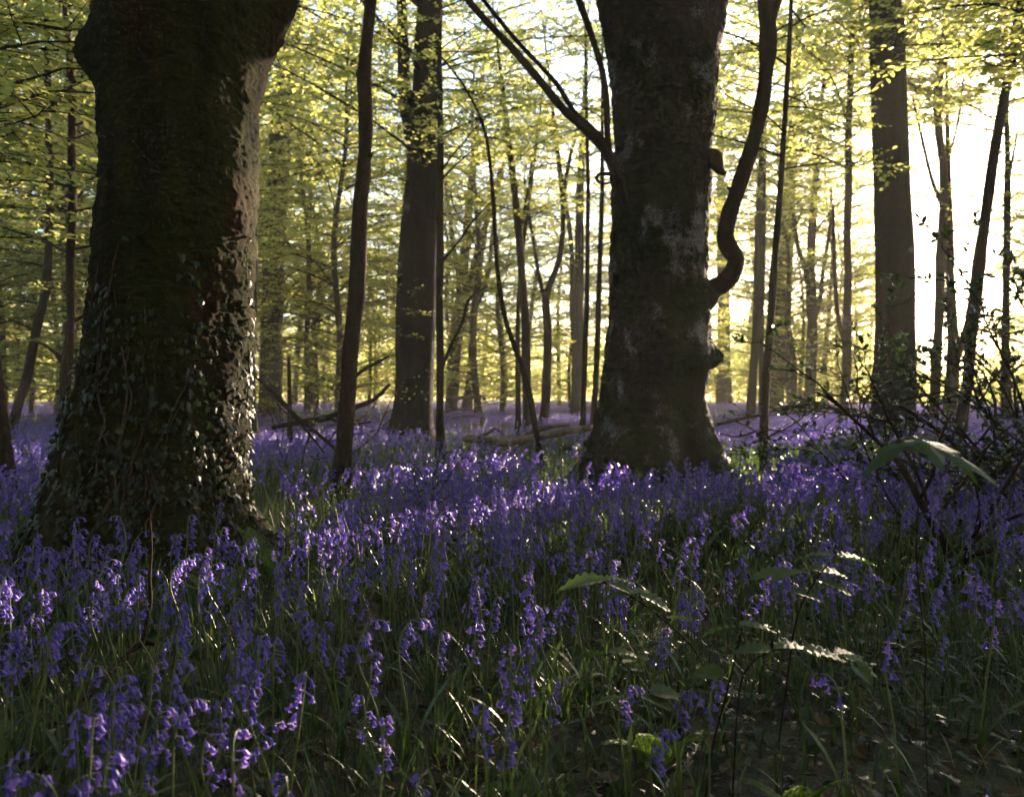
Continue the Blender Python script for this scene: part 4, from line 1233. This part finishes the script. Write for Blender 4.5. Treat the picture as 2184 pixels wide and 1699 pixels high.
def elder():
    base = px(2045, 1215, D_SH)
    base[2] = 0
    root = tag(empty('bare_shrub', base), 'bare dark shrub with crossing dead stems at right, under the large sycamore leaves', 'shrub')
    lines = [
        [(2046, 1240, 26), (2020, 1180, 24), (1990, 1115, 20), (1962, 1065, 18), (1938, 1020, 16), (1916, 985, 14), (1866, 935, 9), (1815, 888, 8), (1762, 840, 7)],
        [(2046, 1230, 18), (2010, 1170, 14), (1985, 1090, 10), (1960, 1020, 8), (1930, 960, 7), (1890, 880, 6), (1850, 790, 4)],
        [(2048, 1230, 18), (2075, 1150, 13), (2110, 1095, 11), (2150, 1030, 9), (2190, 960, 7), (2240, 880, 5)],
        [(2060, 1170, 11), (2110, 1130, 9), (2170, 1100, 8), (2230, 1085, 5)],
        [(2046, 1225, 15), (2070, 1190, 12), (2110, 1175, 10), (2160, 1150, 8), (2210, 1110, 5)],
        [(1990, 1115, 9), (2030, 1060, 8), (2070, 1010, 7), (2110, 950, 6), (2160, 905, 4)],
        [(1962, 1065, 8), (1990, 1010, 7), (2000, 950, 6), (2030, 880, 4)],
        [(1866, 935, 5), (1850, 890, 4), (1838, 850, 3)],
        [(2030, 1200, 8), (1980, 1150, 6), (1920, 1100, 5), (1880, 1030, 4), (1860, 960, 3)],
        [(2080, 1140, 8), (2090, 1080, 6), (2080, 1020, 5), (2100, 960, 4)]]
    rng = np.random.default_rng(71)
    for i, l in enumerate(lines):
        mb = MB()
        dd = np.cumsum(rng.normal(0, 0.06, len(l))) + (0.0 if i == 0 else rng.uniform(-0.1, 0.1))
        dd[0] = 0
        P = np.array([px(X, Y, D_SH + e) for (X, Y, w), e in zip(l, dd)]) - base
        if i in (0, 1, 2, 4):
            P[0, 2] = -0.03
        tube(mb, P, np.array([w / FPX * D_SH / 2 for X, Y, w in l]), 8, len(l) * 6, 0, 0.10, i)
        A, B = [], []
        q = smooth_path(P, 40)
        for j in range(7):
            k = int(rng.integers(8, 38))
            d = unit(unit(q[k + 1] - q[k]) + rng.normal(0, 0.6, 3))
            p = q[k]
            for g in range(3):
                e = p + d * rng.uniform(0.05, 0.11)
                A.append(p); B.append(e)
                p, d = e, unit(d + rng.normal(0, 0.25, 3))
        sticks(mb, A, B, 0.0022, 0.0014)
        mb.build('stem', M['twig'], root)
elder()
shrub('thorn_shrub', 'low dark thorny shrub in the flowers right of the slim mottled trunk', ((800 - CX) / FPX * 5.0, 5.0, 0), [((0.5, 0, 0.6), 0.42, 0.008), ((-0.4, 0, 0.6), 0.4, 0.006), ((0.9, 0.1, 0.45), 0.5, 0.007), ((0.2, 0.1, 1.0), 0.42, 0.006)], 3, 405, 'holly', 1, (0.02, 0.035), 'twig', 0.0, 0.7)
shrub('thorn_shrub', 'grey twiggy scrub filling the gap between the ivy-clad beech and the slim mottled trunk', ((640 - CX) / FPX * 9.0, 9.0, 0), [((0.4, 0, 1), 0.9, 0.010), ((-0.4, 0.1, 1), 0.9, 0.009), ((0.8, 0.1, 0.8), 1.0, 0.009), ((-0.1, 0, 1), 1.0, 0.010)], 3, 406, 'beech_leaf', 2, (0.025, 0.04), 'twig', -0.02, 0.8)
shrub('low_shrub', 'low dark green shrub beside the right foot of the thick lichened beech', ((1640 - CX) / FPX * 9.0, 9.0, 0), [((0.6, 0, 0.5), 0.5, 0.008), ((-0.6, 0, 0.5), 0.45, 0.008), ((0.1, -.2, 0.7), 0.4, 0.008), ((1, 0, 0.3), 0.6, 0.008)], 2, 407, 'bramble', 16, (0.04, 0.07), 'twig', -0.02, 0.8)
shrub('low_shrub', 'dark low shrub at the foot of the stout right trunk behind the sycamore leaves', ((1800 - CX) / FPX * 8.0, 8.0, 0), [((0.6, 0, 0.4), 0.55, 0.008), ((-0.6, 0, 0.4), 0.5, 0.008), ((0.1, -.2, 0.5), 0.45, 0.008), ((1, 0, 0.3), 0.6, 0.008)], 2, 408, 'bramble', 18, (0.04, 0.07), 'twig', -0.02, 0.8)
shrub('low_shrub', 'small dark mound of leaves at the left foot of the thick lichened beech', ((1225 - CX) / FPX * 11.0, 11.0, 0), [((0.6, 0, 0.4), 0.35, 0.008), ((-0.6, 0, 0.4), 0.35, 0.008), ((0.1, -.2, 0.5), 0.35, 0.008)], 2, 409, 'ivy', 16, (0.04, 0.07), 'twig', -0.02, 0.8)

# the dead twig standing in the left foreground
fallen('dead_twig', 'reddish dead twig curving up among bluebells in the left foreground', [
    [(302, 1372, 9, 2.75), (311, 1330, 9, 2.75), (320, 1280, 8, 2.75), (318, 1230, 7, 2.75), (322, 1180, 6, 2.75), (321, 1140, 5, 2.75), (319, 1095, 3, 2.75)],
    [(180, 1490, 14, 2.45), (230, 1440, 15, 2.6), (270, 1400, 14, 2.7), (303, 1372, 12, 2.75), (330, 1374, 8, 2.75)]], 'bark_slim', 'twig')

# ------------------------------------------------------------------ broad leaves: bramble sprigs and sycamore seedlings
def ovate(n=13, width=0.33, serr=0.05, fold=0.25):
    V, F = [], []
    for i in range(n):
        u = i / (n - 1)
        w = width * (math.sin(math.pi * u ** 0.8) ** 0.8) if 0 < u < 1 else 0.0
        wz = w * (1 + (serr * 3 if i % 2 else -serr * 2))
        for k, f in enumerate((-1, -0.5, 0, 0.5, 1)):
            ww = (wz if abs(f) == 1 else w) * f
            z = fold * abs(ww) + 0.015 * math.sin(i * math.pi) - 0.22 * u * u + (0.018 if (i % 2) else -0.018) * (abs(f) > 0) - (0.0 if f else 0.02)
            V.append((u - (0.04 if abs(f) == 1 else 0), ww, z))
    for i in range(n - 1):
        for k in range(4):
            a = i * 5 + k
            F.append((a, a + 5, a + 6, a + 1))
    return V, [F]
def palmate(seed=0):
    rng = np.random.default_rng(seed)
    lob = [(-1.9, 0.42), (-1.0, 0.78), (0, 1.0), (1.0, 0.78), (1.9, 0.42)]
    out = [(0.0, 0.0)]
    for i, (a, l) in enumerate(lob):
        for da, s in ((-0.34, 0.60), (-0.20, 0.72), (-0.13, 0.80), (-0.09, 0.86), (0, 1.0), (0.09, 0.86), (0.13, 0.80), (0.20, 0.72), (0.34, 0.60)):
            s2 = s * (1 + rng.normal(0, 0.03))
            out.append((math.cos(a + da) * l * s2 * 1.0, math.sin(a + da) * l * s2))
        if i < 4:
            am = (a + lob[i + 1][0]) / 2
            out.append((math.cos(am) * 0.40, math.sin(am) * 0.40))
    V = [(0.02, 0, 0.0)]
    for ring in (0.5, 1.0):
        for (x, y) in out:
            an = math.atan2(y, x)
            rr = math.hypot(x, y) * ring
            V.append((x * ring, y * ring, -0.30 * rr * rr + 0.035 * math.cos(an * 6.3) * rr))
    n = len(out)
    F4 = [(1 + i, 1 + n + i, 1 + n + (i + 1) % n, 1 + (i + 1) % n) for i in range(n)]
    F3 = [(0, 1 + i, 1 + (i + 1) % n) for i in range(n)]
    return V, [F4, F3]
OV_V, OV_F = ovate()
PA_V, PA_F = palmate(3)

def sprig(name, label, stem_px, leaves, d, matname, shape, cat='bramble', sub=True):
    """stem_px: (X, Y, width); leaves: (X, Y, length px, heading in degrees seen from above, slope)"""
    base = px(stem_px[0][0], stem_px[0][1], d)
    root = tag(empty(name, (base[0], base[1], 0)), label, cat)
    b = np.array([base[0], base[1], 0])
    P = np.array([px(X, Y, d + e) for X, Y, w, e in stem_px]) - b
    P[0, 2] = -0.02
    sm = MB()
    tube(sm, P, np.array([w * 0.6 / FPX * d / 2 for X, Y, w, e in stem_px]), 6, 30, 0, 0.08, 2)
    stem_o = sm.build('stem', M['twig'], root)
    q = smooth_path(P, 60)
    rng = np.random.default_rng(int(stem_px[0][0]))
    for (X, Y, ln, head, slope, e) in leaves:
        p = px(X, Y, d + e) - b
        k = int(np.argmin(np.linalg.norm(q - p, axis=1)))
        L = ln / FPX * d
        D = unit(np.array([math.cos(R(head)), math.sin(R(head)), slope]))
        mb = MB()
        sv, sf = shape
        N = unit(np.array([0, 0, 1.0]) + rng.normal(0, 0.15, 3))
        stamp(mb, sv, sf, [p], [D], [N], [L])
        sticks(mb, [q[k]], [p], 0.0016, 0.0012)
        mb.build('leaf', M[matname], root)
    return root
OV, PA = (OV_V, OV_F), (PA_V, PA_F)
sprig('sycamore_seedling', 'sycamore seedling holding three big drooping lobed leaves before the stout right trunk', [(1990, 1640, 6, 0.15), (1974, 1500, 6, 0.14), (1977, 1400, 5, 0.12), (1966, 1300, 5, 0.08), (1955, 1180, 5, 0.05), (1959, 1080, 5, 0), (1952, 1010, 4, 0), (1948, 945, 4, 0)],
      [(1936, 938, 150, 205, -0.28, 0.0), (1965, 940, 165, -35, -0.30, -0.02), (2000, 950, 140, 15, -0.45, 0.05), (1940, 932, 100, 80, -0.05, 0.02)], 1.62, 'syca', PA, 'seedling')
sprig('bramble_sprig', 'bramble sprig with ribbed pale leaves rising right of centre in the near flowers', [(1560, 1560, 6, 0.1), (1500, 1420, 6, .05), (1420, 1325, 6, 0), (1340, 1268, 5, 0), (1285, 1240, 4, 0)],
      [(1290, 1238, 105, 180, -0.02, 0), (1286, 1236, 70, 10, 0.02, 0.03), (1300, 1246, 60, -30, -0.1, -0.03), (1350, 1268, 75, 175, -0.05, 0), (1352, 1266, 70, 35, 0.02, 0.03), (1365, 1270, 75, -20, -0.25, -0.02), (1400, 1310, 60, 150, 0.0, 0), (1425, 1318, 65, 10, 0.0, 0.02), (1395, 1296, 55, 185, -0.2, -0.04)], 2.2, 'bramble', OV)
sprig('bramble_sprig', 'bramble sprig with broad dull leaves hovering over the flowers, upper right of the near ones', [(1660, 1640, 6, 0.1), (1680, 1450, 6, .05), (1700, 1320, 6, 0), (1735, 1245, 5, 0), (1770, 1200, 5, 0)],
      [(1680, 1222, 85, 178, 0.0, 0), (1710, 1218, 80, 200, -0.05, -.03), (1730, 1216, 95, 12, -0.04, 0), (1790, 1188, 90, 5, -0.05, 0.02), (1770, 1185, 70, 150, 0.0, 0.02), (1745, 1240, 75, -30, -0.15, -0.03), (1690, 1262, 70, -15, -0.1, 0)], 2.3, 'bramble', OV)
sprig('bramble_sprig', 'bramble sprig with a row of flat leaves near the dark lower right corner', [(1560, 1640, 7, 0.02), (1575, 1500, 7, .0), (1600, 1420, 6, 0), (1660, 1385, 5, 0), (1740, 1390, 5, 0), (1800, 1402, 4, 0)],
      [(1645, 1388, 85, 170, 0.06, 0), (1655, 1382, 110, 8, -0.02, 0.02), (1715, 1388, 95, -12, -0.05, -0.02), (1785, 1396, 75, 20, -0.02, 0.02), (1800, 1400, 80, -30, -0.3, -0.02), (1820, 1412, 60, -60, -0.5, -0.05)], 1.9, 'bramble', OV)
sprig('bramble_sprig', 'bramble sprig with one broad pair of leaves below the near row of right-hand flowers', [(1500, 1700, 8, 0.0), (1520, 1600, 8, 0), (1545, 1500, 7, 0), (1570, 1400, 5, 0), (1585, 1335, 4, 0)],
      [(1575, 1340, 95, 178, -0.08, 0), (1580, 1335, 85, 5, -0.02, 0.0), (1545, 1440, 70, 160, 0.1, 0), (1550, 1480, 60, 20, 0.0, 0)], 2.0, 'bramble', OV)
sprig('bramble_sprig', 'bramble sprig low among stems in front, just right of centre', [(1400, 1640, 6, 0.1), (1420, 1530, 5, .05), (1380, 1460, 5, 0), (1300, 1400, 4, 0), (1250, 1390, 3, 0)],
      [(1290, 1395, 80, 178, 0.0, 0), (1300, 1392, 70, 5, 0.0, 0.0), (1330, 1415, 60, 30, 0.0, 0.0), (1330, 1490, 80, 175, -0.1, -0.1), (1370, 1485, 70, -30, -0.1, -0.1), (1390, 1480, 75, 20, 0.0, -0.1)], 2.0, 'bramble', OV)

# ------------------------------------------------------------------ ferns
def fern(label, X, Y, d, fronds, seed, size=0.3):
    rng = np.random.default_rng(seed)
    b = px(X, Y, d)
    b[2] = float(ground_z(np.array([b[0]]), np.array([b[1]]))[0])
    root = tag(empty('fern', b), label, 'fern')
    for f in range(fronds):
        a = rng.uniform(0, 6.28)
        L = size * rng.uniform(0.8, 1.3)
        mb = MB()
        s = np.linspace(0, 1, 8)
        el = R(80) - s * R(rng.uniform(50, 95))
        x = np.cumsum(np.concatenate([[0], np.cos(el[:-1]) * L / 7]))
        z = np.cumsum(np.concatenate([[0], np.sin(el[:-1]) * L / 7]))
        path = np.stack([x * math.cos(a), x * math.sin(a), z], -1)
        tube(mb, path, 0.0022 * (1 - 0.7 * s), 4, 14, 0)
        q = smooth_path(path, 40)
        P, D, Sz = [], [], []
        lat = np.array([-math.sin(a), math.cos(a), 0])
        for k in range(8, 39):
            t = (k - 8) / 31
            w = L * 0.26 * (1 - t) ** 0.7 * (0.5 + 0.5 * min(1, t * 5))
            T_ = unit(q[min(39, k + 1)] - q[k - 1])
            for sd in (-1, 1):
                d_ = unit(lat * sd + T_ * 0.35)
                m = max(3, int(w / 0.008))
                for i in range(m):
                    P.append(q[k] + d_ * w * i / m)
                    D.append(unit(d_ * 0.5 + T_ * (1 if i % 2 else -1) * 0.9 + rng.normal(0, 0.1, 3)))
                    Sz.append(0.016 * (1 - 0.5 * i / m))
        N = np.tile(unit(np.array([0, 0, 1.0]) - np.array([math.cos(a), math.sin(a), 0]) * 0.3), (len(P), 1))
        stamp(mb, LEAF_V, LEAF_F, P, D, N, np.array(Sz))
        mb.build('frond', M['fern'], root, smooth=False)
fern('lit lacy fern at the right foot of the ivy-clad beech', 575, 1165, 4.1, 7, 501, 0.30)
fern('small lacy fern in front of the ivy-clad beech among bluebells', 470, 1200, 3.5, 5, 502, 0.24)
fern('dark fern at the left foot of the thick lichened beech', 1330, 1010, 8.3, 6, 503, 0.34)
fern('young upright fern below the bramble sprig right of centre', 1398, 1400, 2.1, 3, 504, 0.20)
fern('thin fern on the dark floor under the row of flat bramble leaves', 1700, 1480, 1.85, 4, 505, 0.17)
fern('low fern among grass in the sunny strip right of the ivy-clad beech', 690, 1090, 5.0, 5, 506, 0.26)

# ------------------------------------------------------------------ haze
def build_haze():
    m, nt, out = new_mat('morning_haze')
    v = nd(nt, 'ShaderNodeVolumePrincipled')
    v.inputs['Color'].default_value = (0.97, 0.93, 0.82, 1)
    v.inputs['Density'].default_value = HAZE_DENSITY
    v.inputs['Anisotropy'].default_value = HAZE_ANISO
    nt.links.new(v.outputs[0], out.inputs['Volume'])
    x0, x1, y0, y1, z0, z1 = -116, 116, -110, 122, -1.4, 23
    V = [(x0, y0, z0), (x1, y0, z0), (x1, y1, z0), (x0, y1, z0), (x0, y0, z1), (x1, y0, z1), (x1, y1, z1), (x0, y1, z1)]
    F = [(0, 3, 2, 1), (4, 5, 6, 7), (0, 1, 5, 4), (1, 2, 6, 5), (2, 3, 7, 6), (3, 0, 4, 7)]
    mb = MB()
    mb.add(V, np.array(F))
    tag(mb.build('haze', m, smooth=False), 'pale morning haze hanging through the wood', 'haze', kind='stuff')
build_haze()
